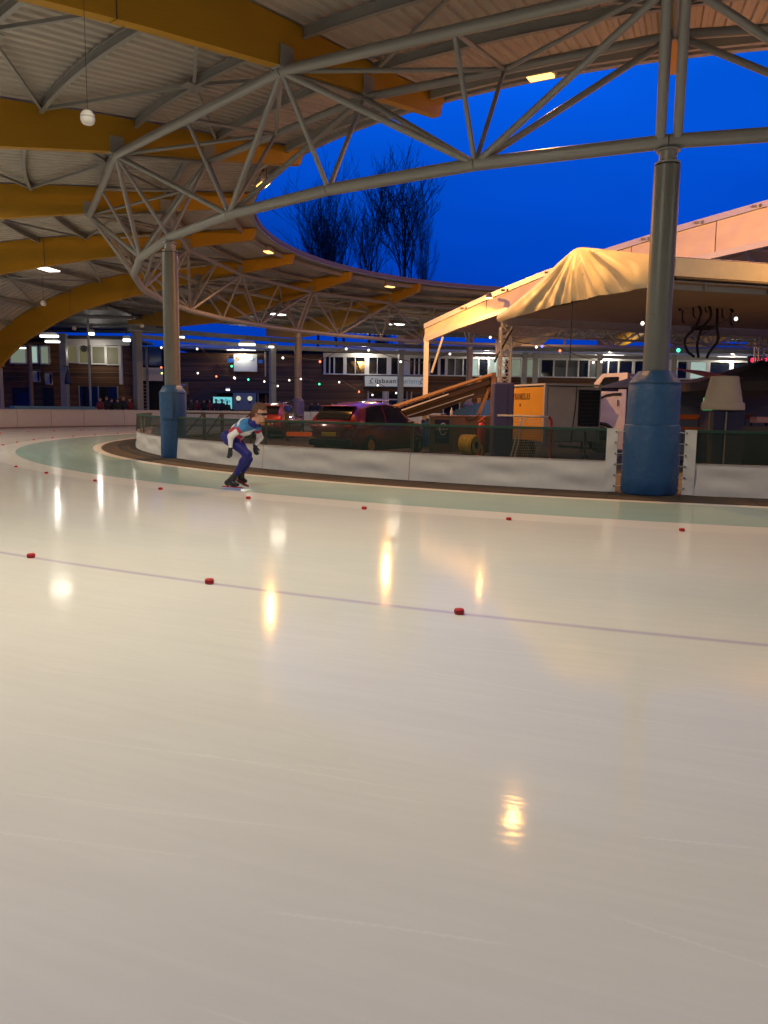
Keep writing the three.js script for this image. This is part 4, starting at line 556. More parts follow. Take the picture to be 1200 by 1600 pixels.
{ // dark pavilion tent
  const D = 21.5, o = thing('dark_pavilion', 'dark grey pointed pavilion tent behind the big cream pot', 'tent', W(10.15, -0.02, D)), s = 2.05, e = 2.2, pk = 2.85, c = [[-s, s], [s, s], [s, -s], [-s, -s]];
  for (let i = 0; i < 4; i++) { const [a, b] = c[i], [d, f] = c[(i + 1) % 4], r = []; for (let k = 0; k <= 8; k++) { const q = k / 8, y = e + (pk - e) * (0.55 * q + 0.45 * q * q); r.push([0, 0.5, 1].map((t) => V(mix(a, d, t) * (1 - q), y - 0.05 * Math.sin(Math.PI * t) * (1 - q), mix(b, f, t) * (1 - q)))); } mesh('roof_sheet', loft(r, false, false, 0.5), M.darkcloth, o); mesh('valance', quad(V(a, e - 0.22, b), V(d, e - 0.22, f), V(d, e, f), V(a, e, b)), M.darkcloth, o); mesh('tent_pole', cyl(0.04, 0.04, e, a, 0, b, 10), M.grey, o); }
  mesh('side_awning', loft([0, 1].map((k) => [V(-s - 0.25 + 0.8 * k, 2.24, s + 0.3), V(-s - 0.2 + 0.8 * k, 2.62 - 0.05 * k, -0.4)]), false, false), M.orange, o);
  mesh('counter', rbox(3.6, 1.1, 0.5, 0.2, 0.55, 1.2, 0.02), M.darksteel, o); mesh('back_wall', box(4, 2.1, 0.06, 0.1, 1.05, -1.95), M.grey, o); for (const x of [-1.1, 1.0, 1.7]) mesh('wall_panel', box(0.45, 1.8, 0.05, x, 1.2, 0.8), x > 1 ? M.grey : M.steel, o);
  mesh('lit_panel_light', rbox(0.36, 0.52, 0.04, -1.6, 1.55, 0.7, 0.015), glow([0.12, 0.75, 0.22], 0.5), o); mesh('panel_bar', [box(0.03, 1.2, 0.05, -1.48, 1.55, 0.76)], M.black, o); mesh('panel_bar', [box(0.7, 0.02, 0.05, -1.65, 1.55, 0.76)], M.black, o);
  const bench = (l, u0, u1, v, D2) => { const a = at(u0, v, D2), b = at(u1, v, D2), t = thing('orange_bench', l, 'bench', V((a.x + b.x) / 2, -0.02, -D2)), w = b.x - a.x; mesh('bench_back', rbox(w, 0.12, 0.05, 0, a.y, 0, 0.02), M.orange, t); mesh('bench_seat', rbox(w, 0.06, 0.4, 0, a.y - 0.28, 0.2, 0.02), M.orange, t); for (const x of [-w / 2 + 0.06, w / 2 - 0.06]) mesh('bench_leg', beam(V(x, 0, 0), V(x, a.y, 0), 0.05, 0.05), M.darksteel, t); };
  bench('orange bench just right of the near blue column', 1052, 1096, 650, 19.5); bench('orange bench right of the big cream pot', 1160, 1178, 650, 22);
  const q = at(1192, 656, 20.5), t = thing('pink_panel', 'pink panel table at the right edge of the picture', 'table', V(q.x, -0.02, q.z)); mesh('table_top', rbox(0.7, 0.16, 0.4, 0.1, q.y + 0.02, 0, 0.02), std([0.7, 0.36, 0.38], 0.5), t); mesh('table_leg', cyl(0.04, 0.04, q.y, 0.1, 0, 0, 10), M.darksteel, t);
  const ub = at(965, 600, 24), um = thing('folded_parasol', 'dark olive parasol edge left of the near column', 'parasol', V(ub.x + 0.35, -0.02, ub.z)); mesh('parasol_cloth', new THREE.ConeGeometry(1.0, 0.32, 10, 1, true).translate(0, ub.y + 0.05, 0), std([0.07, 0.075, 0.03], 0.8), um); mesh('parasol_pole', cyl(0.03, 0.03, ub.y, 0, 0, 0, 8), M.darksteel, um); mesh('parasol_base', cyl(0.3, 0.25, 0.08, 0, 0, 0, 18), M.darksteel, um);
}
{ const o = thing('crowd_barrier', 'black steel crowd barrier with a diagonal brace left of the skater', 'barrier', W(0, -0.02, 0)); for (const [a, b] of [[286, 318], [320, 346], [348, 392]]) { const p = at(a, 650, 29), q = at(b, 650, 29); p.y = q.y = 0; const up = (x, y) => x.clone().setY(y); mesh('barrier_post', bar(up(p, 0), up(p, 1.18), 0.04), M.black, o); mesh('barrier_post', bar(up(q, 0), up(q, 1.18), 0.04), M.black, o); mesh('barrier_rail', bar(up(p, 1.15), up(q, 1.15), 0.03), M.black, o); mesh('barrier_rail', bar(up(p, 0.3), up(q, 0.3), 0.03), M.black, o); mesh('barrier_brace', bar(up(p, 0.3), up(q, 1.15), 0.025), M.black, o); } }
{ const o = thing('tool_rail', 'low dark rail between the cars with an orange beam behind the mesh', 'barrier', W(0, -0.02, 0)), p = at(448, 660, 33), q = at(494, 660, 33); p.y = q.y = 0; const up = (x, y) => x.clone().setY(y); mesh('rail_post', beam(up(p, 0), up(p, 1.2), 0.14, 0.14), M.black, o); mesh('rail_bar', bar(up(p, 0.85), up(q, 0.85), 0.04), M.black, o); mesh('orange_beam', beam(up(p, 0.3), up(q, 0.3), 0.2, 0.18), M.orange, o); }
// parked cars
const paint = std([0.15, 0.006, 0.012], 0.28, 0.35, { clearcoat: 1, clearcoatRoughness: 0.06 });
function car(label, p, ry, m) {
  const o = thing('parked_car', label, 'car', p, ry), st = [[-2.18, .40, .62, .80, .80], [-2.1, .66, .80, 1.0, .80], [-1.95, .76, .86, 1.22, .72], [-1.6, .82, .90, 1.47, .64], [-1.0, .86, .91, 1.57, .64], [-0.3, .87, .92, 1.60, .64], [0.3, .87, .93, 1.56, .62], [0.85, .87, .93, 1.33, .64], [1.2, .86, .94, 1.08, .70], [1.5, .84, .93, 1.02, .70], [1.95, .74, .88, .92, .62], [2.2, .50, .72, .76, .45]];
  const rings = []; for (let k = 0; k <= 44; k++) { const x = mix(-2.18, 2.2, k / 44), c = (j) => interp(st.map((q) => [q[0], q[j]]), x), w = c(1) * 1.04, yb = c(2), yr = Math.max(c(3), yb + 0.02), wr = Math.min(c(4), w), y0 = 0.26 + (Math.abs(x) > 1.9 ? 0.1 : 0), half = [[w * 0.9, y0], [w * 0.985, y0 + 0.12], [w, (y0 + yb) / 2], [w * 0.975, yb - 0.05], [w * 0.94, yb], [mix(w * 0.92, wr, 0.5), mix(yb, yr, 0.52)], [wr, yr - 0.07], [wr * 0.8, yr - 0.015], [wr * 0.4, yr + 0.012], [0, yr + 0.02]]; rings.push([...half.map(([a, y]) => V(x, y, a)), ...half.slice(0, -1).reverse().map(([a, y]) => V(x, y, -a))]); }
  const body = mesh('body', loft(rings, true, true, 0.7), m, o);
  const side = (x, j, s) => { const k = clamp((x + 2.18) / 4.38 * 44, 0, 43.99), i = Math.floor(k), r = rings[i][j].clone().lerp(rings[i + 1][j], k - i); r.z = s * (Math.abs(r.z) + 0.008); return r; };
  for (const s of [1, -1]) { for (const [a, b, c0, d] of [[-1.55, -0.5, -1.25, -0.5], [-0.42, 0.95, -0.42, 0.5]]) { const r = []; for (let q = 0; q <= 6; q++) { const lo = side(mix(a, b, q / 6), 4, s), hi = side(mix(c0, d, q / 6), 6, s), mi = side(mix((a + c0) / 2, (b + d) / 2, q / 6), 5, s); r.push([lo.lerp(mi, 0.12), mi, hi.lerp(mi, 0.12)]); } mesh('side_window', loft(r, false, false, 0.8), M.glassdark, o); } mesh('door_handle', [box(0.2, 0.03, 0.03, -0.75, 0.86, s * 0.89)], M.chrome, o); mesh('side_mirror', rbox(0.14, 0.13, 0.2, 0.72, 0.98, s * 0.98, 0.04), M.black, o); }
  const across = (x, z, off) => { const k = clamp((x + 2.18) / 4.38 * 44, 0, 43.99), i = Math.floor(k), r = rings[i][9].clone().lerp(rings[i + 1][9], k - i); return V(r.x + off, r.y + 0.008 - 0.05 * z * z, z); };
  for (const [a, b, w0, w1, off, n] of [[-2.05, -1.62, 0.6, 0.56, -0.012, 'rear_window'], [1.1, 0.5, 0.62, 0.54, 0.012, 'windscreen']]) { const r = []; for (let q = 0; q <= 6; q++) { const x = mix(a, b, q / 6), w = mix(w0, w1, q / 6); r.push([-1, -0.5, 0, 0.5, 1].map((z) => across(x, z * w, off))); } mesh(n, loft(r, false, false, 1), M.glassdark, o); }
  mesh('spoiler', rbox(0.24, 0.035, 1.15, -1.72, 1.46, 0, 0.015), m, o);
  for (const s of [1, -1]) { mesh('tail_light', rbox(0.14, 0.13, 0.36, -2.06, 0.86, s * 0.56, 0.04), std([0.35, 0.01, 0.01], 0.15), o); mesh('headlight', rbox(0.2, 0.1, 0.34, 2.02, 0.7, s * 0.5, 0.04), std([0.6, 0.6, 0.6], 0.15), o); }
  mesh('number_plate', rbox(0.02, 0.11, 0.5, -2.2, 0.66, 0, 0.008), std([0.6, 0.42, 0.03], 0.5), o); mesh('bumper', rbox(0.18, 0.22, 1.5, -2.12, 0.44, 0, 0.06), M.black, o); mesh('roof_rail', [bar(V(-1.2, 1.64, 0.56), V(0.1, 1.65, 0.56), 0.015)], M.chrome, o);
  for (const x of [-1.32, 1.36]) for (const s of [1, -1]) { const w = mesh('wheel', new THREE.TorusGeometry(0.25, 0.09, 12, 30).translate(x, 0.33, s * 0.82), M.rubber, o); mesh('rim', [new THREE.CylinderGeometry(0.19, 0.19, 0.04, 20).rotateX(Math.PI / 2).translate(x, 0.33, s * 0.86)], M.chrome, w); }
  mesh('underbody', rbox(3.9, 0.3, 1.5, 0, 0.33, 0, 0.05), M.black, o);
}
car('dark red hatchback parked behind the green mesh, seen from its rear corner', W(-0.42, -0.02, 24.2), 1.0, paint);
car('dark red car partly hidden behind the skater', W(-5.1, -0.02, 37), 1.45, std([0.16, 0.012, 0.02], 0.3, 0.35, { clearcoat: 1, clearcoatRoughness: 0.08 }));
// ---------------------------------------------------------------- festoon lights
{
  const cols = { w: [1, 0.93, 0.8], r: [1, 0.16, 0.06], g: [0.05, 0.9, 0.4], b: [0.12, 0.16, 1], y: [0.7, 1, 0.15] }, names = { w: 'white', r: 'red', g: 'green', b: 'blue', y: 'yellow green' }, mats = {}; for (const k in cols) mats[k] = glow(cols[k], k === 'w' ? 2.6 : 3.2);
  const strings = [[40, 'light string hung from the left column towards the clubhouse', [[252, 543, 'w'], [308, 545, 'w'], [366, 590, 'w'], [362, 572, 'g'], [370, 561, 'r']]], [44, 'lower light string across the front of the timber wall', [[252, 574, 'r'], [253, 583, 'y'], [280, 589, 'g'], [309, 583, 'w'], [338, 588, 'r'], [367, 591, 'w'], [388, 593, 'g'], [413, 596, 'w'], [434, 603, 'w'], [452, 594, 'w'], [470, 592, 'w'], [499, 600, 'g'], [530, 597, 'w'], [561, 612, 'r'], [582, 617, 'w'], [590, 602, 'w'], [619, 614, 'w']]], [36, 'light string swagged from the far column to the stage roof', [[442, 559, 'w'], [500, 565, 'r'], [541, 545, 'w'], [576, 547, 'w'], [626, 565, 'w'], [664, 570, 'g'], [703, 553, 'w']]], [33, 'light string under the canopy and stage roof', [[766, 527, 'w'], [838, 542, 'w'], [847, 541, 'b'], [875, 548, 'r'], [927, 566, 'w'], [940, 565, 'w']]], [16.6, 'light string round the near column under the canopy', [[1004, 505, 'w'], [1060, 547, 'g'], [1150, 498, 'w']]]];
  const count = {}, ordn = ['first', 'second', 'third', 'fourth', 'fifth', 'sixth', 'seventh', 'eighth', 'ninth', 'tenth', 'eleventh', 'twelfth'];
  strings.forEach(([D, label, list], si) => {
    const pts = [], far = (v) => at(v[0], v[1], D);
    list.forEach((v, i) => { const p = far(v); pts.push(p.clone().add(V(0, 0.1, 0))); if (i + 1 < list.length) { const n = far(list[i + 1]); pts.push(p.clone().lerp(n, 0.5).add(V(0, 0.1 - 0.06 * p.distanceTo(n) * 0.5, 0))); } });
    const s = thing('light_string', label, 'light string', W(0, 0, 0)); mesh('cable', tube(pts, si === 4 ? 0.008 : 0.016, pts.length * 8, 5), M.wire, s);
    list.forEach((v) => { const c = v[2], n = (count[c + si] = (count[c + si] ?? 0) + 1), k = si === 4 ? 0.04 : 0.055, where = ['near the left padded column', 'in front of the timber wall', 'between the far column and the stage roof', 'under the stage roof', 'beside the near column'][si], o = thing('festoon_bulb', `${ordn[n - 1]} ${names[c]} festoon bulb from the left ${where}`, 'light bulb', far(v), 0, `${names[c]} festoon bulbs ${where}`); mesh('bulb_light', lathe([[0, -1.1], [0.5, -0.95], [0.9, -0.4], [0.95, 0.0], [0.7, 0.55], [0.42, 0.85], [0, 0.9]].map(([r, y]) => [r * k, y * k]), 14), mats[c], o); mesh('socket', cyl(0.42 * k, 0.4 * k, 0.8 * k, 0, 0.8 * k, 0, 10), M.black, o); });
  });
}
// ---------------------------------------------------------------- bare trees beyond the roof
{
  const bark = std([0.022, 0.018, 0.014], 0.9), up = V(0, 1, 0);
  function tree(label, u, D, h, seed, spread, stems, wide) {
    const low = h < 20; seedState = seed; const p = at(u, 640, D); p.y = -0.05; const o = thing('bare_tree', label, 'tree', p), trunk = [], crown = [], twigs = [];
    const grow = (a, d, L, r, lev) => {
      const n = lev === 0 ? 9 : lev < 3 ? 3 : 2; let q = a.clone(), dd = d.clone(), rad = r;
      for (let i = 0; i < n; i++) { const e = q.clone().addScaledVector(dd, L / n), r2 = rad * (lev === 0 ? 0.93 : 0.84), g = new THREE.CylinderGeometry(r2, rad, L / n * 1.03, lev === 0 ? 8 : lev < 3 ? 5 : 3, 1, true); g.translate(0, L / n / 2, 0); g.applyQuaternion(new THREE.Quaternion().setFromUnitVectors(up, dd)); g.translate(q.x, q.y, q.z); (lev === 0 ? trunk : lev < 4 ? crown : twigs).push(g);
        q = e; rad = r2; dd = dd.clone().add(V(rr(-1, 1), rr(-0.4, 0.8), rr(-1, 1)).multiplyScalar(lev === 0 ? 0.04 : 0.24)).normalize();
        if (lev < 5 && (lev > 0 || i >= (low ? 1 : 5))) { const m = lev === 0 ? 2 : lev < 2 ? 2 : lev === 2 ? 1 + (rnd() < 0.35 ? 1 : 0) : 1 + (rnd() < (lev === 3 ? 0.12 : 0.05) ? 1 : 0); for (let b = 0; b < m; b++) { const az = rr(0, 6.283), out = spread * rr(0.7, 1.25) * (lev === 0 ? 0.75 : 0.95); grow(q, dd.clone().multiplyScalar(0.9).add(V(Math.cos(az) * out, rr(0.0, 0.4), Math.sin(az) * out)).normalize(), L * (lev === 0 ? rr(0.22, 0.4) : rr(0.5, 0.72)), Math.max(0.026, rad * rr(0.42, 0.58)), lev + 1); } } }
    };
    for (let s = 0; s < stems; s++) grow(V(rr(-0.3, 0.3) * s, 0, rr(-0.3, 0.3) * s), V(stems > 1 ? rr(-0.12, 0.12) : rr(-0.03, 0.03), 1, rr(-0.1, 0.1)).normalize(), h * rr(0.82, 0.9), h * 0.012, 0);
    { const all = [...trunk, ...crown, ...twigs], b = new THREE.Box3(); for (const g of all) { g.computeBoundingBox(); b.union(g.boundingBox); } const sy = h * 1.07 / b.max.y, w = Math.max(b.max.x - b.min.x, 0.1), sx = Math.min(1, wide / w); for (const g of all) g.scale(sx, sy, sx); }
    mesh('trunk', trunk, bark, o); mesh('limbs', crown, bark, o); tag(mesh('twigs', twigs, bark, o), null, null, null, 'stuff');
  }
  tree('slender bare tree at the left end of the row beyond the roof', 494, 84, 24.5, 11, 0.42, 1, 8);
  tree('broad bare tree with several forking stems left of centre', 540, 80, 25.6, 27, 0.5, 2, 12);
  tree('straight bare tree between the broad one and the right one', 573, 88, 27.5, 35, 0.4, 1, 9);
  tree('bare tree with a dense dark crown at the right end of the row', 634, 82, 25.0, 44, 0.48, 1, 9.5);
  tree('thin bare tree leaning beside the right end tree', 653, 86, 25.2, 58, 0.36, 1, 4.5);
  tree('low bare bush between the tree trunks above the roof edge', 596, 90, 17.5, 63, 0.6, 2, 4);
  tree('small bare bush at the right of the last trunk', 668, 90, 16.5, 71, 0.6, 1, 3);
}

// ---------------------------------------------------------------- people
function blob(bones, cell, k, paintFn) {                              // one smooth skin over tapered capsules [a, b, ra, rb]
  const lo = V(9, 9, 9), hi = V(-9, -9, -9); for (const [a, b, ra, rb] of bones) for (const [p, r] of [[a, ra], [b, rb]]) { lo.min(p.clone().subScalar(r)); hi.max(p.clone().addScalar(r)); }
  const c = lo.clone().add(hi).multiplyScalar(0.5), ext = hi.clone().sub(lo), half = Math.max(ext.x, ext.y, ext.z) / 2 + cell * 5, n = Math.ceil(2 * half / cell), mc = new MarchingCubes(n, new THREE.MeshBasicMaterial(), false, false, 160000); mc.isolation = 0;
  const dist = (x, y, z, out) => { let d = 1, best = 9, bi = 0; bones.forEach(([a, b, ra, rb], i) => { const bx = b.x - a.x, by = b.y - a.y, bz = b.z - a.z, L = bx * bx + by * by + bz * bz, t = L > 1e-9 ? clamp(((x - a.x) * bx + (y - a.y) * by + (z - a.z) * bz) / L, 0, 1) : 0, q = Math.hypot(x - a.x - bx * t, y - a.y - by * t, z - a.z - bz * t) - mix(ra, rb, t); if (q < best) { best = q; bi = i; } const h = clamp(0.5 + 0.5 * (d - q) / k, 0, 1); d = mix(d, q, h) - k * h * (1 - h); }); if (out) out.i = bi; return d; };
  const hs = n / 2; for (let z = 0; z < n; z++) for (let y = 0; y < n; y++) for (let x = 0; x < n; x++) { const px = c.x + (x - hs) / hs * half, py = c.y + (y - hs) / hs * half, pz = c.z + (z - hs) / hs * half; mc.field[z * n * n + y * n + x] = px < lo.x - 0.05 || px > hi.x + 0.05 || py < lo.y - 0.05 || py > hi.y + 0.05 || pz < lo.z - 0.05 || pz > hi.z + 0.05 ? -1 : -dist(px, py, pz); }
  mc.update(); let g = new THREE.BufferGeometry(); const p = new Float32Array(mc.positionArray.subarray(0, mc.count * 3)); for (let i = 0; i < p.length; i += 3) { p[i] = c.x + p[i] * half; p[i + 1] = c.y + p[i + 1] * half; p[i + 2] = c.z + p[i + 2] * half; }
  g.setAttribute('position', new THREE.BufferAttribute(p, 3)); g = mergeVertices(g, cell * 0.02); g.computeVertexNormals();
  if (paintFn) { const v = g.attributes.position, col = new Float32Array(v.count * 3), o = {}; for (let i = 0; i < v.count; i++) { dist(v.getX(i), v.getY(i), v.getZ(i), o); paintFn(o.i, V(v.getX(i), v.getY(i), v.getZ(i))).forEach((x, j) => { col[i * 3 + j] = x; }); } g.setAttribute('color', new THREE.BufferAttribute(col, 3)); }
  return g;
}
const skin = std([0.56, 0.30, 0.20], 0.55), hairBrown = std([0.10, 0.045, 0.018], 0.7, 0, { bumpMap: rep(fine, 3, 3), bumpScale: 0.004 });
{
  const o = thing('person', 'person speed skating in a blue, white and red suit, bent forward at the teal lane', 'skater', W(-2.58, 0.0, 13.1), -0.42);
  const N = { blue: [0.045, 0.23, 0.52], navy: [0.006, 0.008, 0.17], white: [0.80, 0.79, 0.78], red: [0.48, 0.015, 0.04] };
  const hip = V(0.05, 0.86, 0), w1 = V(0.16, 0.98, 0), ch = V(0.30, 1.055, 0), nk = V(0.45, 1.115, 0), hd = V(0.55, 1.215, 0);
  const sR = V(0.365, 1.045, 0.175), sL = V(0.40, 1.055, -0.175), eR = V(0.20, 0.90, 0.28), wR = V(0.16, 0.69, 0.24), eL = V(0.41, 0.87, -0.26), wL = V(0.34, 0.72, -0.21);
  const hR = V(0.05, 0.84, 0.095), kR = V(0.40, 0.605, 0.10), aR = V(0.10, 0.235, 0.03), hL = V(0.05, 0.84, -0.095), kL = V(0.19, 0.50, -0.24), aL = V(0.10, 0.245, -0.15);
  const B = [[hip, w1, 0.125, 0.12], [w1, ch, 0.12, 0.14], [ch, nk, 0.135, 0.075], [nk, hd, 0.06, 0.055], [V(-0.02, 0.88, 0.075), V(0.04, 0.84, 0.085), 0.105, 0.1], [V(-0.02, 0.88, -0.075), V(0.04, 0.84, -0.085), 0.105, 0.1], [nk.clone().add(V(-0.03, -0.03, 0)), sR, 0.07, 0.068], [nk.clone().add(V(-0.03, -0.03, 0)), sL, 0.07, 0.068],
    [sR, eR, 0.062, 0.046], [eR, wR, 0.046, 0.031], [sL, eL, 0.062, 0.046], [eL, wL, 0.046, 0.031], [hR, kR, 0.102, 0.066], [kR, kR.clone().lerp(aR, 0.35), 0.06, 0.062], [kR.clone().lerp(aR, 0.35), aR, 0.06, 0.042], [hL, kL, 0.1, 0.064], [kL, kL.clone().lerp(aL, 0.35), 0.058, 0.06], [kL.clone().lerp(aL, 0.35), aL, 0.058, 0.042]];
  const ax = nk.clone().sub(hip).normalize();
  const suit = (i, p) => {
    if (i >= 12) return N.navy; if (i === 3) return p.y > 1.16 ? [0.56, 0.30, 0.20] : N.navy;
    if (i === 8 || i === 9 || i === 10 || i === 11) { const s = (i === 8 || i === 10) ? p.clone().sub(i === 8 ? sR : sL).length() : 1; return s < 0.085 ? N.blue : s < 0.12 ? N.red : N.white; }
    const s = p.clone().sub(hip).dot(ax) / 0.47; if (i === 4 || i === 5) return s > 0.12 && p.y > 0.88 ? N.red : N.navy;
    if (s < 0.06) return N.navy; if (s < 0.24) return N.red; if (s < 0.42) return p.z > 0 && p.y < 0.96 + 0.26 * s ? N.red : N.white; const q = p.z * 1.0 + s * 0.5; if (s < 0.93 && q > 0.40 && q < 0.475) return N.white; if (p.y < 0.95 && s > 0.45) return p.z < -0.05 ? N.red : N.white; return s > 0.97 ? N.navy : N.blue;
  };
  mesh('body', blob(B, 0.012, 0.045, suit), std([1, 1, 1], 0.62, 0, { vertexColors: true }), o);
  // head, looking forward along the track
  const h = new THREE.Group(); h.name = 'head'; h.position.copy(hd).add(V(0.035, 0.045, 0)); h.rotation.z = -0.12; h.scale.setScalar(1.04); o.add(h);
  const H = [[V(-0.03, 0.045, 0), V(0.022, 0.05, 0), 0.083, 0.08], [V(0.03, 0.0, 0), V(0.035, -0.05, 0), 0.07, 0.052], [V(0.05, -0.085, 0.012), V(0.05, -0.085, -0.012), 0.034, 0.034], [V(0.088, 0.012, 0), V(0.112, -0.026, 0), 0.011, 0.017], [V(0.078, 0.03, 0.03), V(0.078, 0.03, -0.03), 0.02, 0.02], [V(0.06, -0.02, 0.042), V(0.05, -0.03, 0.045), 0.024, 0.024], [V(0.06, -0.02, -0.042), V(0.05, -0.03, -0.045), 0.024, 0.024], [V(-0.02, 0.01, 0.082), V(-0.025, -0.025, 0.08), 0.014, 0.01], [V(-0.02, 0.01, -0.082), V(-0.025, -0.025, -0.08), 0.014, 0.01], [V(-0.02, -0.02, 0), V(-0.04, -0.11, 0), 0.055, 0.052]];
  mesh('face', blob(H, 0.006, 0.02), skin, h);
  for (const s of [1, -1]) { mesh('eye', new THREE.SphereGeometry(0.011, 12, 10).translate(0.093, 0.012, 0.032 * s), std([0.5, 0.48, 0.46], 0.2), h); mesh('iris', new THREE.SphereGeometry(0.006, 10, 8).translate(0.1005, 0.012, 0.032 * s), M.black, h); }
  mesh('mouth', new THREE.CapsuleGeometry(0.005, 0.035, 4, 8).rotateX(Math.PI / 2).translate(0.087, -0.066, 0), std([0.3, 0.07, 0.06], 0.5), h);
  const hair = [[V(-0.045, 0.07, 0), V(0.03, 0.105, 0), 0.092, 0.066], [V(-0.075, 0.03, 0), V(-0.07, -0.04, 0), 0.072, 0.045], [V(-0.03, 0.06, 0.06), V(-0.035, -0.005, 0.074), 0.04, 0.022], [V(-0.03, 0.06, -0.06), V(-0.035, -0.005, -0.074), 0.04, 0.022], [V(0.05, 0.1, 0.03), V(0.085, 0.085, 0.045), 0.034, 0.016], [V(0.05, 0.105, -0.01), V(0.09, 0.095, -0.02), 0.034, 0.016]]; for (let i = 0; i < 10; i++) hair.push([V(-0.1 + 0.016 * i, 0.1 + 0.05 * Math.sin(i * 0.36), 0.05 * Math.sin(i * 2.3)), V(-0.115 + 0.018 * i, 0.125 + 0.05 * Math.sin(i * 0.34), 0.06 * Math.sin(i * 2.3 + 0.4)), 0.032, 0.012]);
  mesh('hair', blob(hair, 0.007, 0.018), hairBrown, h);
  { const r = []; for (let i = 0; i <= 30; i++) { const a = -1.9 + 3.8 * i / 30, p = V(0.012 + 0.094 * Math.cos(a), 0.014, 0.09 * Math.sin(a)), hh = Math.abs(a) < 0.95 ? 0.019 : 0.006; r.push([p.clone().add(V(0, hh, 0)), p.clone().multiplyScalar(1.05).setY(0.014 + hh), p.clone().multiplyScalar(1.05).setY(0.014 - hh), p.clone().add(V(0, -hh, 0))]); } mesh('glasses', loft(r), M.glassdark, h); }
  // gloved hands, five fingers each
  const hand = (w, d, side) => { const u = d.clone().normalize(), s = V(1, 0, 0).sub(u.clone().multiplyScalar(u.x)).normalize(), t = u.clone().cross(s), P = (a, b, c) => w.clone().addScaledVector(u, a).addScaledVector(s, b).addScaledVector(t, c * side), L = [[P(-0.02, 0, 0), P(0.03, 0, 0), 0.031, 0.03], [P(0.03, -0.02, 0), P(0.075, -0.025, 0), 0.022, 0.018], [P(0.03, 0.018, 0), P(0.075, 0.022, 0), 0.022, 0.018]]; [[-0.034, 0.058], [-0.012, 0.07], [0.011, 0.066], [0.033, 0.052]].forEach(([b, l], i) => { const k = P(0.085, b, 0), m = P(0.085 + l * 0.5, b, 0.014), e = P(0.085 + l * 0.85, b * 0.95, 0.036 + 0.004 * i); L.push([P(0.06, b * 0.8, 0), k, 0.013, 0.0115], [k, m, 0.0112, 0.0102], [m, e, 0.0102, 0.0088]); }); L.push([P(0.02, 0.028, 0.008), P(0.055, 0.05, 0.022), 0.015, 0.0125], [P(0.055, 0.05, 0.022), P(0.085, 0.048, 0.036), 0.012, 0.0098]); return blob(L, 0.0042, 0.008); };
  const glove = std([0.012, 0.013, 0.022], 0.6); mesh('glove', hand(wR, V(-0.12, -0.95, -0.08), 1), glove, o); mesh('glove', hand(wL, V(0.1, -0.95, -0.05), -1), glove, o);
  for (const [w, e] of [[wR, eR], [wL, eL]]) { const d = w.clone().sub(e).normalize(); mesh('cuff', bar(w.clone().addScaledVector(d, -0.03), w.clone().addScaledVector(d, 0.012), 0.036, 16), glove, o); }
  // skates
  const skate = (a, p, tilt, yaw) => {
    const g = new THREE.Group(); g.name = 'skate'; g.position.copy(p); g.rotation.set(0, yaw, tilt, 'YZX'); o.add(g); const q = g.worldToLocal ? a.clone().sub(p).applyEuler(new THREE.Euler(0, -yaw, 0)).applyAxisAngle(V(0, 0, 1), -tilt) : a;
    mesh('boot', blob([[V(-0.10, 0.105, 0), V(0.02, 0.10, 0), 0.04, 0.045], [V(0.02, 0.10, 0), V(0.12, 0.088, 0), 0.045, 0.03], [V(-0.08, 0.12, 0), q.clone().setZ(clamp(q.z, -0.03, 0.03)), 0.042, 0.05], [V(-0.02, 0.13, 0), q.clone().setZ(clamp(q.z, -0.03, 0.03)), 0.042, 0.05]], 0.008, 0.03), std([0.02, 0.019, 0.02], 0.35), g);
    mesh('boot_lace', [0, 1, 2, 3].map((i) => bar(V(0.0 + 0.025 * i, 0.168 - 0.018 * i, -0.025), V(0.0 + 0.025 * i, 0.168 - 0.018 * i, 0.025), 0.004, 5)), M.white, g);
    mesh('blade_tube', bar(V(-0.19, 0.04, 0), V(0.21, 0.04, 0), 0.009, 10), std([0.45, 0.02, 0.03], 0.25, 0.3), g); mesh('blade_post', [box(0.05, 0.05, 0.012, -0.08, 0.06, 0), box(0.09, 0.045, 0.012, 0.08, 0.06, 0)], std([0.4, 0.02, 0.03], 0.3, 0.3), g);
    mesh('blade', loft([[-0.2, 0.012], [-0.17, 0.002], [0.19, 0.002], [0.225, 0.014]].map(([x, y]) => [V(x, y, -0.0008), V(x, 0.034, -0.0008), V(x, 0.034, 0.0008), V(x, y, 0.0008)])), M.chrome, g);
  };
  skate(aR, V(0.03, 0.0, 0.03), 0, 0); skate(aL, V(0.035, 0.10, -0.15), -0.42, 0.06);
}
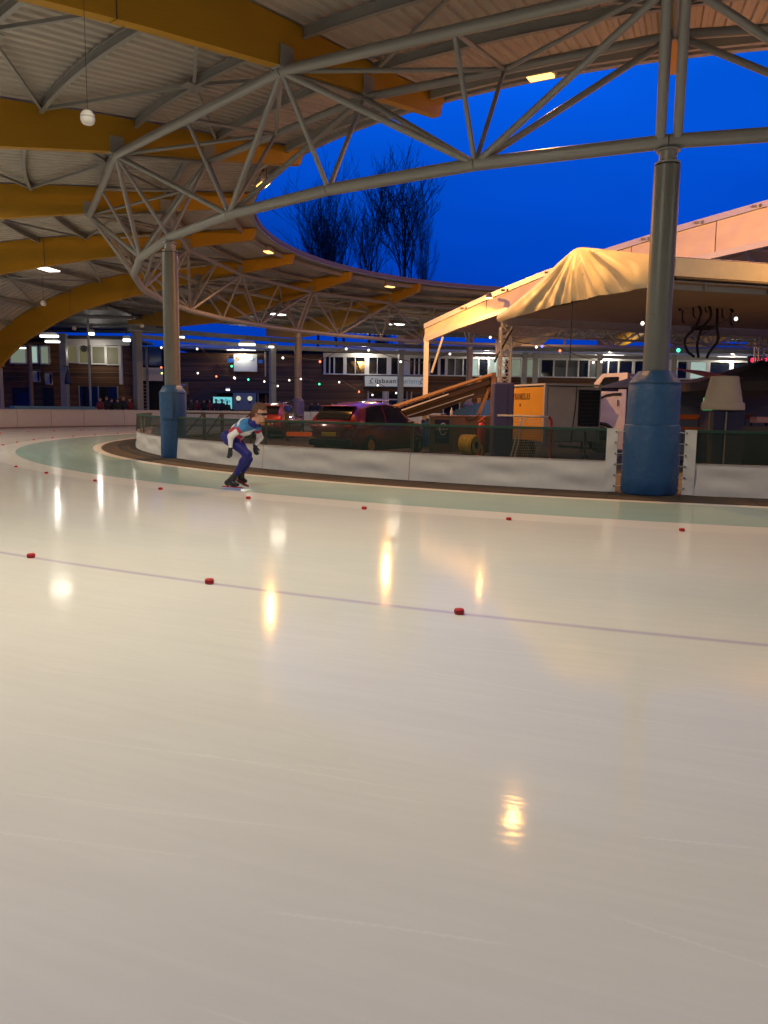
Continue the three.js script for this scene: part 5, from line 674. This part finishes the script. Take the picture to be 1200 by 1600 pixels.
{ // spectators behind the far boards
  const body = blob([[V(0, 0.95, 0), V(0, 1.2, 0), 0.15, 0.17], [V(0, 1.2, 0), V(0, 1.42, 0), 0.17, 0.1], [V(-0.17, 1.38, 0), V(0.17, 1.38, 0), 0.08, 0.08], [V(-0.2, 1.38, 0), V(-0.26, 1.1, 0.05), 0.065, 0.055], [V(-0.26, 1.1, 0.05), V(-0.12, 1.02, 0.24), 0.055, 0.045], [V(0.2, 1.38, 0), V(0.26, 1.1, 0.05), 0.065, 0.055], [V(0.26, 1.1, 0.05), V(0.12, 1.02, 0.24), 0.055, 0.045], [V(-0.09, 0.9, 0), V(-0.1, 0.45, 0.02), 0.1, 0.07], [V(-0.1, 0.45, 0.02), V(-0.1, 0.06, 0), 0.065, 0.05], [V(0.09, 0.9, 0), V(0.1, 0.45, 0.02), 0.1, 0.07], [V(0.1, 0.45, 0.02), V(0.1, 0.06, 0), 0.065, 0.05], [V(-0.1, 0.05, 0), V(-0.11, 0.04, 0.16), 0.05, 0.04], [V(0.1, 0.05, 0), V(0.11, 0.04, 0.16), 0.05, 0.04], [V(0, 1.42, 0), V(0, 1.5, 0.01), 0.06, 0.055]], 0.03, 0.05);
  const face = blob([[V(0, 1.62, -0.01), V(0, 1.64, 0.01), 0.085, 0.085], [V(0, 1.57, 0.03), V(0, 1.54, 0.04), 0.06, 0.045], [V(0, 1.61, 0.1), V(0, 1.59, 0.11), 0.012, 0.014], [V(0, 1.5, 0), V(0, 1.55, 0), 0.055, 0.055]], 0.016, 0.025), hair = blob([[V(0, 1.68, -0.03), V(0, 1.69, 0.015), 0.088, 0.08], [V(0, 1.62, -0.06), V(0, 1.56, -0.07), 0.07, 0.05]], 0.018, 0.03);
  const handG = [blob([[V(-0.12, 1.02, 0.24), V(-0.1, 1.0, 0.3), 0.04, 0.03], [V(-0.11, 1.0, 0.3), V(-0.11, 0.98, 0.36), 0.014, 0.01], [V(-0.09, 1.0, 0.3), V(-0.09, 0.98, 0.36), 0.014, 0.01], [V(-0.07, 1.0, 0.29), V(-0.06, 0.99, 0.35), 0.014, 0.01]], 0.009, 0.012)]; handG.push(handG[0].clone().applyMatrix4(new THREE.Matrix4().makeScale(-1, 1, 1)));
  const coats = [[0.02, 0.02, 0.025], [0.03, 0.03, 0.05], [0.22, 0.03, 0.04], [0.025, 0.03, 0.028], [0.05, 0.045, 0.04], [0.015, 0.02, 0.05]], hairs = [[0.015, 0.01, 0.008], [0.12, 0.06, 0.02], [0.05, 0.025, 0.012], [0.3, 0.2, 0.1]];
  const mats = coats.map((c) => std(c, 0.8)), hm = hairs.map((c) => std(c, 0.75)), cn = ['black', 'dark blue', 'red', 'dark green', 'grey brown', 'navy'], hn = ['black', 'brown', 'dark brown', 'fair'];
  const list = [[157, 52.5, 2, 1], [167, 53, 0, 2], [175, 54, 0, 1], [184, 53.5, 3, 2], [193, 54, 5, 3], [203, 54.5, 2, 1], [290, 62, 0, 2], [299, 61, 4, 1], [308, 62.5, 2, 2], [319, 62, 0, 0], [328, 63, 2, 3], [338, 62, 1, 0], [347, 63, 0, 2], [355, 63.5, 3, 1], [436, 65, 0, 0], [447, 66, 1, 2], [456, 66, 4, 1], [487, 67, 0, 1], [497, 67.5, 1, 0], [519, 68, 3, 2]];
  const used2 = {}; list.forEach(([u, D, c, hx], i) => {
    const side = u < 210 ? 'left of the blue padded column' : u < 360 ? 'under the timber balcony' : u < 480 ? 'left of the slim column' : 'above the red car roof', k = `${cn[c]} ${hn[hx]} ${side}`; used2[k] = (used2[k] ?? 0) + 1;
    const p = at(u, 640, D); p.y = 0.14; const o = thing('person', `person in ${cn[c]} coat, ${hn[hx]} hair${used2[k] > 1 ? ', farther along' : ''}, ${side}`, 'person', p, -0.6 + 1.2 * hash(i, 5, 9), null), s = 0.95 + 0.09 * hash(i, 2, 4); o.scale.setScalar(s);
    mesh('body', body, mats[c], o); mesh('face', face, skin, o); mesh('hair', hair, hm[hx], o); for (const g of handG) mesh('hand', g, skin, o);
  });
}
renderer.render(scene, camera);
